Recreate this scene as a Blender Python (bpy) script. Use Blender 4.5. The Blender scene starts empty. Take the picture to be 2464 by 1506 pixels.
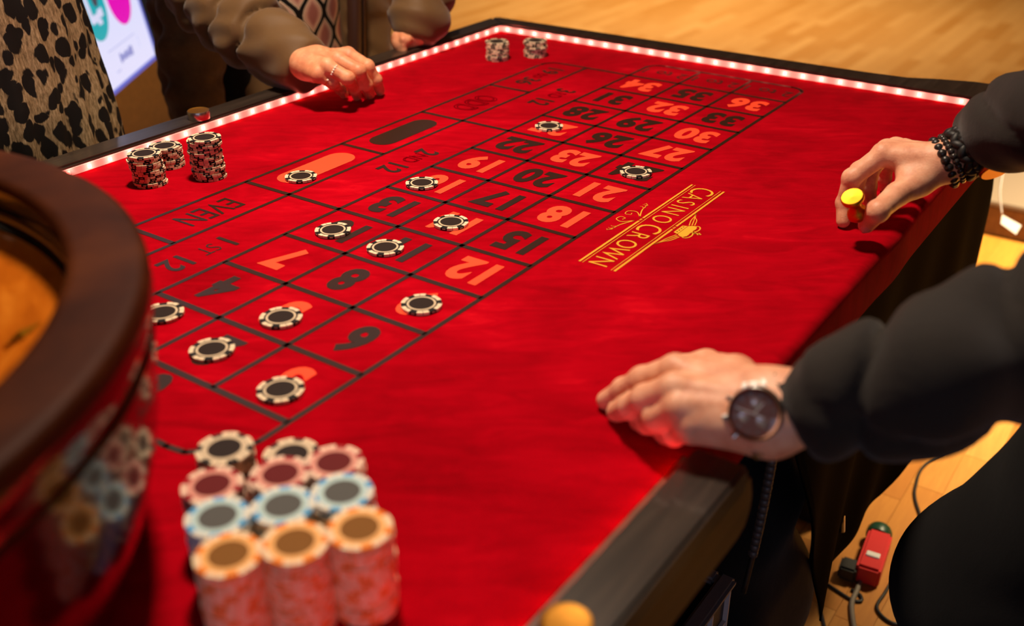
import bpy, bmesh, math, random
import numpy as np
from mathutils import Vector, Matrix
random.seed(7)
rng = np.random.default_rng(7)
SC = bpy.context.scene
COL = SC.collection
PI = math.pi

# ------------------------------------------------------------------ camera
S = 0.0932            # pitch of the number rows on the felt (m)
ASP = 1.05097         # column pitch / row pitch
CP = S * ASP
ZT = 0.85             # felt height above the floor
F = 2481.7            # focal length in pixels of the 2464 px wide frame
RW = np.array([[0.57356191, -0.81913963, -0.00608281],
               [-0.39271346, -0.26844628, -0.87960942],
               [0.71889003, 0.50689926, -0.47565772]])
CW = np.array([-0.49008, -0.87540, 1.35345])


def ray(px, py):
    return RW.T @ np.array([(px - 1232) / F, (py - 753) / F, 1.0])


def P(px, py, z=ZT):
    """point at height z seen at a pixel of the photograph"""
    d = ray(px, py)
    return CW + (z - CW[2]) / d[2] * d


def PY(px, py, y):
    d = ray(px, py)
    return CW + (y - CW[1]) / d[1] * d


def D(px, py, dep):
    return CW + ray(px, py) * dep


cam_data = bpy.data.cameras.new('camera')
cam = bpy.data.objects.new('camera', cam_data)
COL.objects.link(cam)
SC.camera = cam
m3 = Matrix([RW[0], -RW[1], -RW[2]]).transposed()
cam.matrix_world = Matrix.Translation(CW) @ m3.to_4x4()
cam_data.sensor_width = 36.0
cam_data.lens = F / 2464 * 36.0
cam_data.clip_start = 0.02
cam_data.dof.use_dof = True
cam_data.dof.focus_distance = 1.36
cam_data.dof.aperture_fstop = 3.3
cam_data.dof.aperture_blades = 0

# ------------------------------------------------------------------ light and exposure
SC.view_settings.view_transform = 'Standard'
SC.view_settings.look = 'None'
SC.view_settings.gamma = 1.0
SC.view_settings.use_curve_mapping = False
SC.view_settings.exposure = 0.0
world = bpy.data.worlds.new('world')
SC.world = world
world.use_nodes = True
world.node_tree.nodes['Background'].inputs[0].default_value = (1.0, 0.80, 0.58, 1)
world.node_tree.nodes['Background'].inputs[1].default_value = 0.25


def area(name, loc, target, size, power, color, size_y=None, shape='DISK', spread=PI):
    l = bpy.data.lights.new(name, 'AREA')
    l.energy = power
    l.color = color
    l.shape = shape
    l.size = size
    l.spread = spread
    if size_y:
        l.size_y = size_y
    o = bpy.data.objects.new(name, l)
    COL.objects.link(o)
    o.location = loc
    o.rotation_euler = (Vector(target) - Vector(loc)).to_track_quat('-Z', 'Y').to_euler()
    return o


area('table_lamp_light', (0.48, 0.08, 2.55), (0.42, 0.0, 0.85), 0.22, 22, (1.0, 0.78, 0.58), spread=2.0)
area('hall_lamp_light', (5.3, 1.9, 3.12), (5.3, 1.9, 0), 2.8, 74, (1.0, 0.84, 0.68), spread=1.62)
area('side_floor_fill', (2.7, -1.3, 3.12), (2.7, -1.3, 0), 0.5, 118, (1.0, 0.80, 0.48), spread=1.17)  # added fill with no fixture of its own, brightens the floor beside the table
area('window_daylight', (-3.6, -2.8, 1.9), (0.5, -0.3, 0.9), 3.0, 32, (0.68, 0.71, 1.0), 2.2, 'RECTANGLE')


# ------------------------------------------------------------------ materials
def lin(c):
    return tuple(((x / 255) / 12.92 if x / 255 <= 0.04045 else ((x / 255 + 0.055) / 1.055) ** 2.4) for x in c)


MATS = {}


def M(name, rgb, rough=0.5, metal=0.0, spec=0.5, coat=0.0, emit=None, estr=0.0, sheen=0.0, sss=0.0):
    if name in MATS:
        return MATS[name]
    m = bpy.data.materials.new(name)
    m.use_nodes = True
    b = m.node_tree.nodes['Principled BSDF']
    b.inputs['Base Color'].default_value = (*lin(rgb), 1)
    b.inputs['Roughness'].default_value = rough
    b.inputs['Metallic'].default_value = metal
    b.inputs['Specular IOR Level'].default_value = spec
    b.inputs['Coat Weight'].default_value = coat
    b.inputs['Coat Roughness'].default_value = 0.08
    b.inputs['Sheen Weight'].default_value = sheen
    b.inputs['Subsurface Weight'].default_value = sss
    b.inputs['Subsurface Radius'].default_value = (0.012, 0.005, 0.003)
    b.inputs['Subsurface Scale'].default_value = 0.5
    if emit:
        b.inputs['Emission Color'].default_value = (*emit, 1)
        b.inputs['Emission Strength'].default_value = estr
    MATS[name] = m
    return m


class NT:
    """tiny node graph helper"""

    def __init__(self, m):
        self.t = m.node_tree
        self.b = self.t.nodes['Principled BSDF']

    def n(self, kind, **kw):
        nd = self.t.nodes.new(kind)
        for k, v in kw.items():
            setattr(nd, k, v)
        return nd

    def l(self, a, b):
        self.t.links.new(a, b)

    def coord(self, scale=(1, 1, 1), rot=(0, 0, 0), out='Object'):
        tc = self.n('ShaderNodeTexCoord')
        mp = self.n('ShaderNodeMapping')
        mp.inputs['Scale'].default_value = scale
        mp.inputs['Rotation'].default_value = rot
        self.l(tc.outputs[out], mp.inputs['Vector'])
        return mp.outputs['Vector']

    def noise(self, vec, scale, detail=3, rough=0.55, dist=0.0):
        nd = self.n('ShaderNodeTexNoise')
        nd.inputs['Scale'].default_value = scale
        nd.inputs['Detail'].default_value = detail
        nd.inputs['Roughness'].default_value = rough
        nd.inputs['Distortion'].default_value = dist
        if vec is not None:
            self.l(vec, nd.inputs['Vector'])
        return nd.outputs['Fac']

    def math(self, op, a, b=None, c=None, clamp=False):
        nd = self.n('ShaderNodeMath', operation=op)
        nd.use_clamp = clamp
        for i, v in enumerate((a, b, c)):
            if v is None:
                continue
            if isinstance(v, (int, float)):
                nd.inputs[i].default_value = v
            else:
                self.l(v, nd.inputs[i])
        return nd.outputs[0]

    def ramp(self, fac, stops, interp='LINEAR'):
        nd = self.n('ShaderNodeValToRGB')
        r = nd.color_ramp
        r.interpolation = interp
        while len(r.elements) < len(stops):
            r.elements.new(0.5)
        for e, (p, c) in zip(r.elements, stops):
            e.position = p
            e.color = (*lin(c), 1) if len(c) == 3 else c
        self.l(fac, nd.inputs['Fac'])
        return nd.outputs['Color']

    def mix(self, fac, a, b, mode='MIX'):
        nd = self.n('ShaderNodeMix', data_type='RGBA', blend_type=mode)
        for sock, v in ((nd.inputs[0], fac), (nd.inputs[6], a), (nd.inputs[7], b)):
            if isinstance(v, (int, float)):
                sock.default_value = v
            elif isinstance(v, tuple):
                sock.default_value = (*lin(v), 1)
            else:
                self.l(v, sock)
        return nd.outputs[2]

    def color(self, c):
        self.l(c, self.b.inputs['Base Color'])

    def bump(self, h, strength=0.3, dist=0.002):
        nd = self.n('ShaderNodeBump')
        nd.inputs['Strength'].default_value = strength
        nd.inputs['Distance'].default_value = dist
        self.l(h, nd.inputs['Height'])
        self.l(nd.outputs['Normal'], self.b.inputs['Normal'])

    def xyz(self, vec):
        s = self.n('ShaderNodeSeparateXYZ')
        self.l(vec, s.inputs[0])
        return s.outputs


def felt_mat():
    m = M('felt', (176, 0, 14), 0.95, spec=0.015, sheen=0.03)
    t = NT(m)
    v = t.coord()
    big = t.noise(v, 6.0, 3, 0.6, 0.8)
    rot = t.coord((1, 1, 1), (0, 0, 0.96))
    mp = t.n('ShaderNodeMapping')
    mp.inputs['Scale'].default_value = (1.0, 3.4, 1.0)
    t.l(rot, mp.inputs['Vector'])
    nap = t.noise(mp.outputs['Vector'], 11, 6, 0.68, 1.2)
    fine = t.noise(v, 900, 3, 0.75)
    f = t.math('ADD', t.math('MULTIPLY', big, 0.45), t.math('MULTIPLY', nap, 0.55))
    c = t.ramp(f, [(0.34, (116, 0, 9)), (0.47, (142, 0, 14)), (0.58, (164, 1, 19)), (0.70, (196, 12, 28))])
    c2 = t.mix(t.math('MULTIPLY', t.math('POWER', fine, 2.0), 0.55), c, (204, 6, 26))
    t.color(c2)
    t.bump(fine, 0.35, 0.0012)
    t.b.inputs['Sheen Tint'].default_value = (1, 0.2, 0.2, 1)
    t.b.inputs['Sheen Roughness'].default_value = 0.5
    return m


def wood_mat(name, c0, c1, c2, rough, coat, scale=6.0, stretch=(1, 14, 14), spec=0.5, rot=(0, 0, 0)):
    m = M(name, c1, rough, coat=coat, spec=spec)
    t = NT(m)
    v = t.coord(stretch, rot)
    g = t.noise(v, scale, 5, 0.6, 0.5)
    t.color(t.ramp(g, [(0.3, c0), (0.5, c1), (0.72, c2)]))
    t.bump(g, 0.12, 0.001)
    return m


def cloth_mat(name, c0, c1, scale=60, rough=0.85, sheen=0.3, bump=0.3):
    m = M(name, c0, rough, spec=0.2, sheen=sheen)
    t = NT(m)
    v = t.coord()
    n1 = t.noise(v, scale, 3)
    n2 = t.noise(v, 700, 2)
    t.color(t.mix(n1, c0, c1))
    t.bump(t.math('ADD', n1, t.math('MULTIPLY', n2, 0.4)), bump, 0.003)
    return m


def skin_mat(name, c0, c1, c2):
    m = M(name, c1, 0.48, spec=0.4, sss=0.12)
    t = NT(m)
    v = t.coord()
    n1 = t.noise(v, 55, 4, 0.6)
    n2 = t.noise(v, 420, 3, 0.6)
    t.color(t.ramp(n1, [(0.3, c0), (0.5, c1), (0.7, c2)]))
    t.bump(t.math('ADD', n1, t.math('MULTIPLY', n2, 0.5)), 0.28, 0.0022)
    return m


m_felt = felt_mat()
m_print_dark = M('dark_print', (44, 24, 14), 0.36, spec=0.40)
m_print_red = M('orange_red_print', (255, 74, 40), 0.7, spec=0.2)
m_print_gold = M('gold_print', (226, 160, 40), 0.5, spec=0.4)
m_rail = wood_mat('black_stained_wood', (36, 30, 25), (46, 38, 32), (60, 50, 42), 0.30, 0.3, 9)
m_apron = wood_mat('brown_apron_wood', (60, 40, 16), (72, 48, 20), (86, 58, 26), 0.5, 0.1, 5)
m_rim = wood_mat('dark_walnut', (50, 18, 3), (62, 25, 5), (78, 36, 10), 0.55, 0.0, 5, (3, 3, 20), 0.08)
m_body = wood_mat('mahogany_lacquer', (34, 5, 6), (44, 7, 8), (54, 10, 10), 0.14, 0.15, 5, (3, 3, 20), 0.45)
m_track = M('black_lacquer', (16, 13, 13), 0.12, coat=0.6)
m_slope = wood_mat('amber_wood', (170, 82, 8), (200, 106, 18), (222, 130, 34), 0.3, 0.5, 9, (2, 2, 12))
m_gold = M('gold', (216, 152, 38), 0.42, metal=1.0)
m_brass = M('brass', (206, 150, 62), 0.3, metal=1.0)
m_steel = M('steel', (206, 202, 198), 0.28, metal=1.0)
m_black = M('black_plastic', (14, 13, 13), 0.45)
m_skin_f = skin_mat('warm_skin', (206, 128, 92), (222, 148, 108), (234, 168, 128))
m_skin_m = skin_mat('pale_skin', (214, 144, 112), (230, 166, 132), (240, 184, 150))
m_blackcloth = cloth_mat('black_cotton', (32, 28, 25), (44, 39, 34), 25, 0.85, 0.12, 0.35)
m_blackcloth2 = cloth_mat('black_trouser_cloth', (8, 7, 7), (13, 12, 12), 25, 0.9, 0.04, 0.3)
m_white = M('white_plastic', (225, 222, 220), 0.5)
m_hair = M('brown_hair', (60, 40, 26), 0.6)


# ------------------------------------------------------------------ object helpers
def tag(o, label=None, cat=None, group=None, kind=None):
    if label:
        o['label'] = label
    if cat:
        o['category'] = cat
    if group:
        o['group'] = group
    if kind:
        o['kind'] = kind
    return o


def thing(name, label, cat, loc=(0, 0, 0), group=None):
    o = bpy.data.objects.new(name, None)
    COL.objects.link(o)
    o.location = loc
    o.empty_display_size = 0.05
    return tag(o, label, cat, group)


def attach(o, parent):
    if parent is not None:
        o.parent = parent
        o.matrix_parent_inverse = Matrix.Translation(-Vector(parent.location))
    return o


def mesh_obj(name, verts, faces, mat, parent=None, smooth=False, mats=None, fm=None):
    me = bpy.data.meshes.new(name)
    me.from_pydata([tuple(map(float, v)) for v in verts], [], faces)
    for m in (mats or [mat]):
        me.materials.append(m)
    if fm is not None:
        me.polygons.foreach_set('material_index', fm)
    if smooth:
        me.polygons.foreach_set('use_smooth', [True] * len(me.polygons))
    me.update()
    o = bpy.data.objects.new(name, me)
    COL.objects.link(o)
    return attach(o, parent)


def bm_obj(name, bm, mat, parent=None, smooth=False, auto=None):
    me = bpy.data.meshes.new(name)
    bm.normal_update()
    bm.to_mesh(me)
    bm.free()
    me.materials.append(mat)
    if smooth:
        me.polygons.foreach_set('use_smooth', [True] * len(me.polygons))
        if auto:
            me.set_sharp_from_angle(angle=auto)
    o = bpy.data.objects.new(name, me)
    COL.objects.link(o)
    return attach(o, parent)


def prism_data(poly, z0, z1):
    n = len(poly)
    a = sum(poly[i][0] * poly[(i + 1) % n][1] - poly[(i + 1) % n][0] * poly[i][1] for i in range(n))
    if a < 0:
        poly = poly[::-1]
    v = [(x, y, z0) for x, y in poly] + [(x, y, z1) for x, y in poly]
    f = [tuple(range(n))[::-1], tuple(range(n, 2 * n))]
    for i in range(n):
        j = (i + 1) % n
        f.append((i, j, n + j, n + i))
    return v, f


def prism(name, poly, z0, z1, mat, parent=None, bevel=0.0, segs=2):
    v, f = prism_data(list(poly), z0, z1)
    bm = bmesh.new()
    vs = [bm.verts.new(p) for p in v]
    for q in f:
        bm.faces.new([vs[i] for i in q])
    if bevel:
        bmesh.ops.bevel(bm, geom=bm.edges[:], offset=bevel, segments=segs, affect='EDGES', clamp_overlap=True)
    return bm_obj(name, bm, mat, parent, smooth=bool(bevel), auto=0.6)


def box(name, lo, hi, mat, parent=None, bevel=0.0, segs=2):
    return prism(name, [(lo[0], lo[1]), (hi[0], lo[1]), (hi[0], hi[1]), (lo[0], hi[1])], lo[2], hi[2], mat, parent, bevel, segs)


def obox_data(c, ax, half):
    """oriented box: centre, three unit axes, half sizes"""
    c = np.array(c, float)
    ax = [np.array(a, float) for a in ax]
    v = []
    for sx, sy, sz in ((-1, -1, -1), (1, -1, -1), (1, 1, -1), (-1, 1, -1), (-1, -1, 1), (1, -1, 1), (1, 1, 1), (-1, 1, 1)):
        v.append(c + sx * half[0] * ax[0] + sy * half[1] * ax[1] + sz * half[2] * ax[2])
    f = [(3, 2, 1, 0), (4, 5, 6, 7), (0, 1, 5, 4), (1, 2, 6, 5), (2, 3, 7, 6), (3, 0, 4, 7)]
    return v, f


def obox(name, c, ax, half, mat, parent=None, bevel=0.0):
    v, f = obox_data(c, ax, half)
    bm = bmesh.new()
    vs = [bm.verts.new(p) for p in v]
    for q in f:
        bm.faces.new([vs[i] for i in q])
    bmesh.ops.recalc_face_normals(bm, faces=bm.faces[:])
    if bevel:
        bmesh.ops.bevel(bm, geom=bm.edges[:], offset=bevel, segments=2, affect='EDGES', clamp_overlap=True)
    return bm_obj(name, bm, mat, parent, smooth=bool(bevel), auto=0.6)


def lathe_data(prof, seg, c=(0, 0, 0)):
    v, f = [], []
    n = len(prof)
    for k in range(seg):
        a = 2 * PI * k / seg
        for r, z in prof:
            v.append((c[0] + r * math.cos(a), c[1] + r * math.sin(a), c[2] + z))
    for k in range(seg):
        k2 = (k + 1) % seg
        for i in range(n - 1):
            f.append((k * n + i, k2 * n + i, k2 * n + i + 1, k * n + i + 1))
    return v, f


def lathe(name, prof, mat, parent=None, c=(0, 0, 0), seg=48, auto=0.7):
    v, f = lathe_data(prof, seg, c)
    bm = bmesh.new()
    vs = [bm.verts.new(p) for p in v]
    for q in f:
        try:
            bm.faces.new([vs[i] for i in q])
        except ValueError:
            pass
    bmesh.ops.remove_doubles(bm, verts=bm.verts[:], dist=1e-6)
    bmesh.ops.recalc_face_normals(bm, faces=bm.faces[:])
    return bm_obj(name, bm, mat, parent, smooth=True, auto=auto)


def smooth_path(pts, n=8):
    pts = [np.array(p, float) for p in pts]
    if len(pts) < 3:
        return pts
    ext = [2 * pts[0] - pts[1]] + pts + [2 * pts[-1] - pts[-2]]
    out = []
    for i in range(1, len(ext) - 2):
        p0, p1, p2, p3 = ext[i - 1:i + 3]
        for k in range(n):
            t = k / n
            out.append(0.5 * ((2 * p1) + (-p0 + p2) * t + (2 * p0 - 5 * p1 + 4 * p2 - p3) * t * t + (-p0 + 3 * p1 - 3 * p2 + p3) * t ** 3))
    out.append(pts[-1])
    return out


def tube_data(path, rad, seg=8, closed=False):
    path = [np.array(p, float) for p in path]
    n = len(path)
    rads = rad if hasattr(rad, '__len__') else [rad] * n
    v, f = [], []
    up = np.array([0, 0, 1.0])
    prev = None
    for i, p in enumerate(path):
        a = path[(i - 1) % n] if (closed or i > 0) else p
        b = path[(i + 1) % n] if (closed or i < n - 1) else p
        t = b - a
        t /= np.linalg.norm(t) + 1e-12
        if prev is None:
            s = np.cross(t, up)
            if np.linalg.norm(s) < 0.1:
                s = np.cross(t, np.array([1.0, 0, 0]))
        else:
            s = prev - t * (prev @ t)
        s /= np.linalg.norm(s)
        prev = s
        u = np.cross(s, t)
        for k in range(seg):
            an = 2 * PI * k / seg
            v.append(p + rads[i] * (math.cos(an) * s + math.sin(an) * u))
    for i in range(n if closed else n - 1):
        j = (i + 1) % n
        for k in range(seg):
            k2 = (k + 1) % seg
            f.append((i * seg + k, i * seg + k2, j * seg + k2, j * seg + k))
    if not closed:
        f.append(tuple(range(seg))[::-1])
        f.append(tuple(range((n - 1) * seg, n * seg)))
    return v, f


def tube(name, path, rad, mat, parent=None, seg=8, closed=False):
    v, f = tube_data(path, rad, seg, closed)
    return mesh_obj(name, v, f, mat, parent, smooth=True)


def merge(parts):
    V, Fc = [], []
    for v, f in parts:
        o = len(V)
        V += list(v)
        Fc += [tuple(i + o for i in q) for q in f]
    return V, Fc


# ------------------------------------------------------------------ implicit surfaces (bodies, hands, clothes)
def smin(a, b, k):
    if k <= 0:
        return np.minimum(a, b)
    h = np.maximum(k - np.abs(a - b), 0) / k
    return np.minimum(a, b) - h * h * k * 0.25


def cap(a, b, ra, rb=None, k=None, sq=None):
    return (np.array(a, np.float32), np.array(b, np.float32), ra, ra if rb is None else rb, k, sq)


def cap_d(pts, c):
    a, b, ra, rb, _, sq = c
    X = pts
    if sq is not None:
        ax = np.array(sq[0], np.float32)
        ax = ax / np.linalg.norm(ax)
        fct = sq[1]
        # stretch space along ax around the segment
        mid = (a + b) / 2
        rel = X - mid
        X = rel + np.multiply.outer(rel @ ax, ax) * (fct - 1)
        a2 = a - mid
        b2 = b - mid
        a2 = a2 + (a2 @ ax) * ax * (fct - 1)
        b2 = b2 + (b2 @ ax) * ax * (fct - 1)
    else:
        a2, b2 = a, b
    ba = b2 - a2
    pa = X - a2
    t = np.clip((pa @ ba) / (ba @ ba + 1e-12), 0, 1)
    d = np.linalg.norm(pa - t[..., None] * ba, axis=-1)
    return d - (ra + (rb - ra) * t)


def eval_groups(pts, groups):
    """groups: list of (k_within, k_to_rest, [caps])"""
    tot = None
    for kin, kout, caps in groups:
        g = None
        for c in caps:
            d = cap_d(pts, c)
            g = d if g is None else smin(g, d, c[4] if c[4] is not None else kin)
        tot = g if tot is None else smin(tot, g, kout)
    return tot


CORN = np.array([(0, 0, 0), (1, 0, 0), (0, 1, 0), (1, 1, 0), (0, 0, 1), (1, 0, 1), (0, 1, 1), (1, 1, 1)])
EDG = [(0, 1), (2, 3), (4, 5), (6, 7), (0, 2), (1, 3), (4, 6), (5, 7), (0, 4), (1, 5), (2, 6), (3, 7)]


def surface_nets(vol, org, h):
    s = vol < 0
    nx, ny, nz = vol.shape
    cnt = np.zeros((nx - 1, ny - 1, nz - 1), np.int8)
    for c in CORN:
        cnt += s[c[0]:nx - 1 + c[0], c[1]:ny - 1 + c[1], c[2]:nz - 1 + c[2]]
    act = (cnt > 0) & (cnt < 8)
    ai = np.argwhere(act)
    idx = -np.ones(act.shape, np.int64)
    idx[act] = np.arange(len(ai))
    cv = [vol[ai[:, 0] + c[0], ai[:, 1] + c[1], ai[:, 2] + c[2]] for c in CORN]
    acc = np.zeros((len(ai), 3))
    num = np.zeros(len(ai))
    for e0, e1 in EDG:
        v0, v1 = cv[e0], cv[e1]
        mk = (v0 < 0) != (v1 < 0)
        t = np.where(mk, v0 / np.where(mk, v0 - v1, 1), 0)
        pt = CORN[e0] + t[:, None] * (CORN[e1] - CORN[e0])
        acc += pt * mk[:, None]
        num += mk
    verts = (ai + acc / num[:, None]) * h + org
    quads = []
    for ax in range(3):
        b, c = (ax + 1) % 3, (ax + 2) % 3
        sl0 = [slice(None)] * 3
        sl1 = [slice(None)] * 3
        sl0[ax] = slice(0, -1)
        sl1[ax] = slice(1, None)
        d = s[tuple(sl0)] != s[tuple(sl1)]
        pos = np.argwhere(d)
        ok = (pos[:, b] > 0) & (pos[:, c] > 0) & (pos[:, b] < vol.shape[b] - 1) & (pos[:, c] < vol.shape[c] - 1)
        pos = pos[ok]
        if not len(pos):
            continue
        ib = np.zeros(3, int)
        ib[b] = 1
        ic = np.zeros(3, int)
        ic[c] = 1

        def ix(q):
            return idx[q[:, 0], q[:, 1], q[:, 2]]
        q4 = np.stack([ix(pos - ib - ic), ix(pos - ic), ix(pos), ix(pos - ib)], 1)
        inside = s[pos[:, 0], pos[:, 1], pos[:, 2]]
        q4[~inside] = q4[~inside][:, ::-1]
        quads.append(q4)
    q = np.concatenate(quads)
    q = q[(q >= 0).all(1)]
    return verts, q


def sdf_data(groups, h, pad=0.03, disp=None, clipf=None):
    caps = [c for g in groups for c in g[2]]
    lo = np.min([np.minimum(c[0], c[1]) - max(c[2], c[3]) for c in caps], 0) - pad
    hi = np.max([np.maximum(c[0], c[1]) + max(c[2], c[3]) for c in caps], 0) + pad
    n = np.ceil((hi - lo) / h).astype(int) + 1
    gx, gy, gz = [np.arange(k, dtype=np.float32) * h + l for k, l in zip(n, lo.astype(np.float32))]
    pts = np.stack(np.meshgrid(gx, gy, gz, indexing='ij'), -1).astype(np.float32)
    vol = eval_groups(pts, groups)
    if disp is not None:
        vol = vol + disp(pts)
    if clipf is not None:
        vol = np.maximum(vol, clipf(pts))
    return surface_nets(vol, lo, h)


def np_mesh(name, parts, mat, parent=None):
    V = np.concatenate([p[0] for p in parts])
    off = 0
    Q = []
    for v, q in parts:
        Q.append(q + off)
        off += len(v)
    Q = np.concatenate(Q)
    me = bpy.data.meshes.new(name)
    me.vertices.add(len(V))
    me.vertices.foreach_set('co', V.astype(np.float32).ravel())
    me.loops.add(Q.size)
    me.loops.foreach_set('vertex_index', Q.astype(np.int32).ravel())
    me.polygons.add(len(Q))
    me.polygons.foreach_set('loop_start', np.arange(0, Q.size, 4, dtype=np.int32))
    me.polygons.foreach_set('loop_total', np.full(len(Q), 4, np.int32))
    me.polygons.foreach_set('use_smooth', np.ones(len(Q), bool))
    me.update(calc_edges=True)
    me.validate()
    me.materials.append(mat)
    o = bpy.data.objects.new(name, me)
    COL.objects.link(o)
    return attach(o, parent)


def wob(pts, amp, freqs, seed=0):
    """sum of a few oblique sine waves, for folds"""
    r = np.random.default_rng(seed)
    out = 0
    for fq in freqs:
        d = r.normal(size=3)
        d /= np.linalg.norm(d)
        d2 = r.normal(size=3)
        d2 /= np.linalg.norm(d2)
        ph = r.uniform(0, 6.28)
        out = out + np.sin(fq * (pts @ d.astype(np.float32)) + ph + 1.3 * np.sin(0.37 * fq * (pts @ d2.astype(np.float32))))
    return (amp / len(freqs)) * out


# ------------------------------------------------------------------ setting: floor, walls, ceiling
def floor_mat(name='oak_strip_floor', blocks=True):
    m = M(name, (190, 122, 44), 0.42, coat=0.12, spec=0.4)
    t = NT(m)
    v = t.coord()
    br = t.n('ShaderNodeTexBrick')
    t.l(v, br.inputs['Vector'])
    br.inputs['Scale'].default_value = 1.0
    br.inputs['Brick Width'].default_value = 0.46
    br.inputs['Row Height'].default_value = 0.066
    br.inputs['Mortar Size'].default_value = 0.0006
    br.offset = 0.37
    br.inputs['Color1'].default_value = (*lin((196, 132, 52)), 1)
    br.inputs['Color2'].default_value = (*lin((222, 164, 84)), 1)
    br.inputs['Mortar'].default_value = (*lin((120, 66, 18)), 1)
    g = t.noise(t.coord((2, 22, 2)), 5, 5, 0.65, 0.4)
    c = t.mix(t.math('MULTIPLY', g, 0.45), br.outputs['Color'], (178, 110, 36))
    t.color(c)
    return m


def plank_mat():
    m = M('oak_strip', (196, 128, 50), 0.42, coat=0.12, spec=0.4)
    t = NT(m)
    oi = t.n('ShaderNodeObjectInfo')
    base = t.ramp(oi.outputs['Random'], [(0.0, (172, 106, 32)), (0.45, (196, 132, 50)), (1.0, (216, 158, 78))])
    vec = t.n('ShaderNodeTexCoord').outputs['Object']
    mp = t.n('ShaderNodeMapping')
    mp.inputs['Scale'].default_value = (2.5, 26, 2)
    t.l(vec, mp.inputs['Vector'])
    t.l(t.math('MULTIPLY', oi.outputs['Random'], 37.0), mp.inputs['Location'])
    g = t.noise(mp.outputs['Vector'], 5, 5, 0.65, 0.5)
    t.color(t.mix(t.math('MULTIPLY', g, 0.75), base, (146, 80, 20)))
    return m


XR = (-4.5, 9.0)
YR = (-4.2, 6.6)
ZC = 3.2
fl = box('floor', (XR[0], YR[0], -0.06), (XR[1], YR[1], -0.004), floor_mat())
tag(fl, kind='structure')
m_wall = M('wall_paint', (92, 64, 44), 0.8, spec=0.2)
m_ceil = M('ceiling_paint', (110, 90, 70), 0.85, spec=0.2)
for nm, lo, hi, mt in (('wall_left', (XR[0], YR[1], 0), (XR[1], YR[1] + 0.1, ZC), m_wall),
                       ('wall_right', (XR[0], YR[0] - 0.1, 0), (XR[1], YR[0], ZC), m_wall),
                       ('wall_far', (XR[1], YR[0], 0), (XR[1] + 0.1, YR[1], ZC), m_wall),
                       ('wall_near', (XR[0] - 0.1, YR[0], 0), (XR[0], YR[1], ZC), m_wall),
                       ('ceiling', (XR[0], YR[0], ZC), (XR[1], YR[1], ZC + 0.1), m_ceil)):
    tag(box(nm, lo, hi, mt), kind='structure')
# oak strips that can be told apart, in the part of the floor seen beside the table
m_plank = plank_mat()
plank_me = {}
y = -1.02
row = 0
while y < 0.12:
    x = 0.55 - 0.3 * rng.random()
    while x < 3.7:
        ln = float(rng.choice([0.30, 0.38, 0.46]))
        if ln not in plank_me:
            bm = bmesh.new()
            v, f = obox_data((ln / 2, 0.033, -0.005), ((1, 0, 0), (0, 1, 0), (0, 0, 1)), (ln / 2 - 0.0005, 0.0325, 0.005))
            vs = [bm.verts.new(p) for p in v]
            for q in f:
                bm.faces.new([vs[i] for i in q])
            me = bpy.data.meshes.new('plank')
            bm.to_mesh(me)
            bm.free()
            me.materials.append(m_plank)
            plank_me[ln] = me
        o = bpy.data.objects.new('plank', plank_me[ln])
        COL.objects.link(o)
        o.location = (x, y, 0.0)
        o.parent = fl
        x += ln
    y += 0.066
    row += 1

# ------------------------------------------------------------------ the roulette table
FY0, FY1 = -0.606, 0.386      # dealer edge, players' edge of the felt
FX0, FX1 = -1.10, 1.264       # near and far edge
RT = ZT + 0.0165              # top of the rail
table = thing('roulette_table', 'roulette table with red felt layout, black wooden rail and red light strip', 'table', (0.2, -0.1, 0))

# felt: flat top that rolls over the dealer's edge and hangs down as a short drop
xs = list(np.linspace(0.150, 1.262, 40))
prof = []
for k in range(7):
    a = k / 6 * PI / 2
    prof.append((FY0 + 0.012 - 0.012 * math.sin(a), ZT - 0.012 + 0.012 * math.cos(a)))
prof.append((FY0 - 0.001, ZT - 0.040))
prof.append((FY0 + 0.001, ZT - 0.064))
prof.append((FY0 + 0.007, ZT - 0.064))
V, Fc = [], []
V += [(FX0, FY1 + 0.004, ZT), (FX0, FY0 + 0.012, ZT), (0.150, FY0 + 0.012, ZT)]
top_loop = [0, 1, 2]
grid = []
for x in xs:
    r_ = []
    for j, (yy, zz) in enumerate(prof):
        w = 0.003 * math.exp(-((x - 0.70) / 0.05) ** 2) * (1 if j > 2 else 0.3)
        V.append((x, yy - w, zz))
        r_.append(len(V) - 1)
    grid.append(r_)
top_loop += [g[0] for g in grid]
V += [(FX1 + 0.004, FY0 + 0.012, ZT), (FX1 + 0.004, FY1 + 0.004, ZT)]
top_loop += [len(V) - 2, len(V) - 1]
Fc.append(tuple(top_loop))
for i in range(len(grid) - 1):
    for j in range(len(prof) - 1):
        Fc.append((grid[i][j], grid[i][j + 1], grid[i + 1][j + 1], grid[i + 1][j]))
felt = mesh_obj('felt_top', V, Fc, m_felt, table, smooth=True)
felt.data.set_sharp_from_angle(angle=0.9)
felt['label'] = 'red felt playing surface that folds down over the dealer edge'
# board under the felt
box('table_board', (FX0, FY0 + 0.008, ZT - 0.060), (FX1, FY1, ZT - 0.001), m_apron, table)
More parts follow.
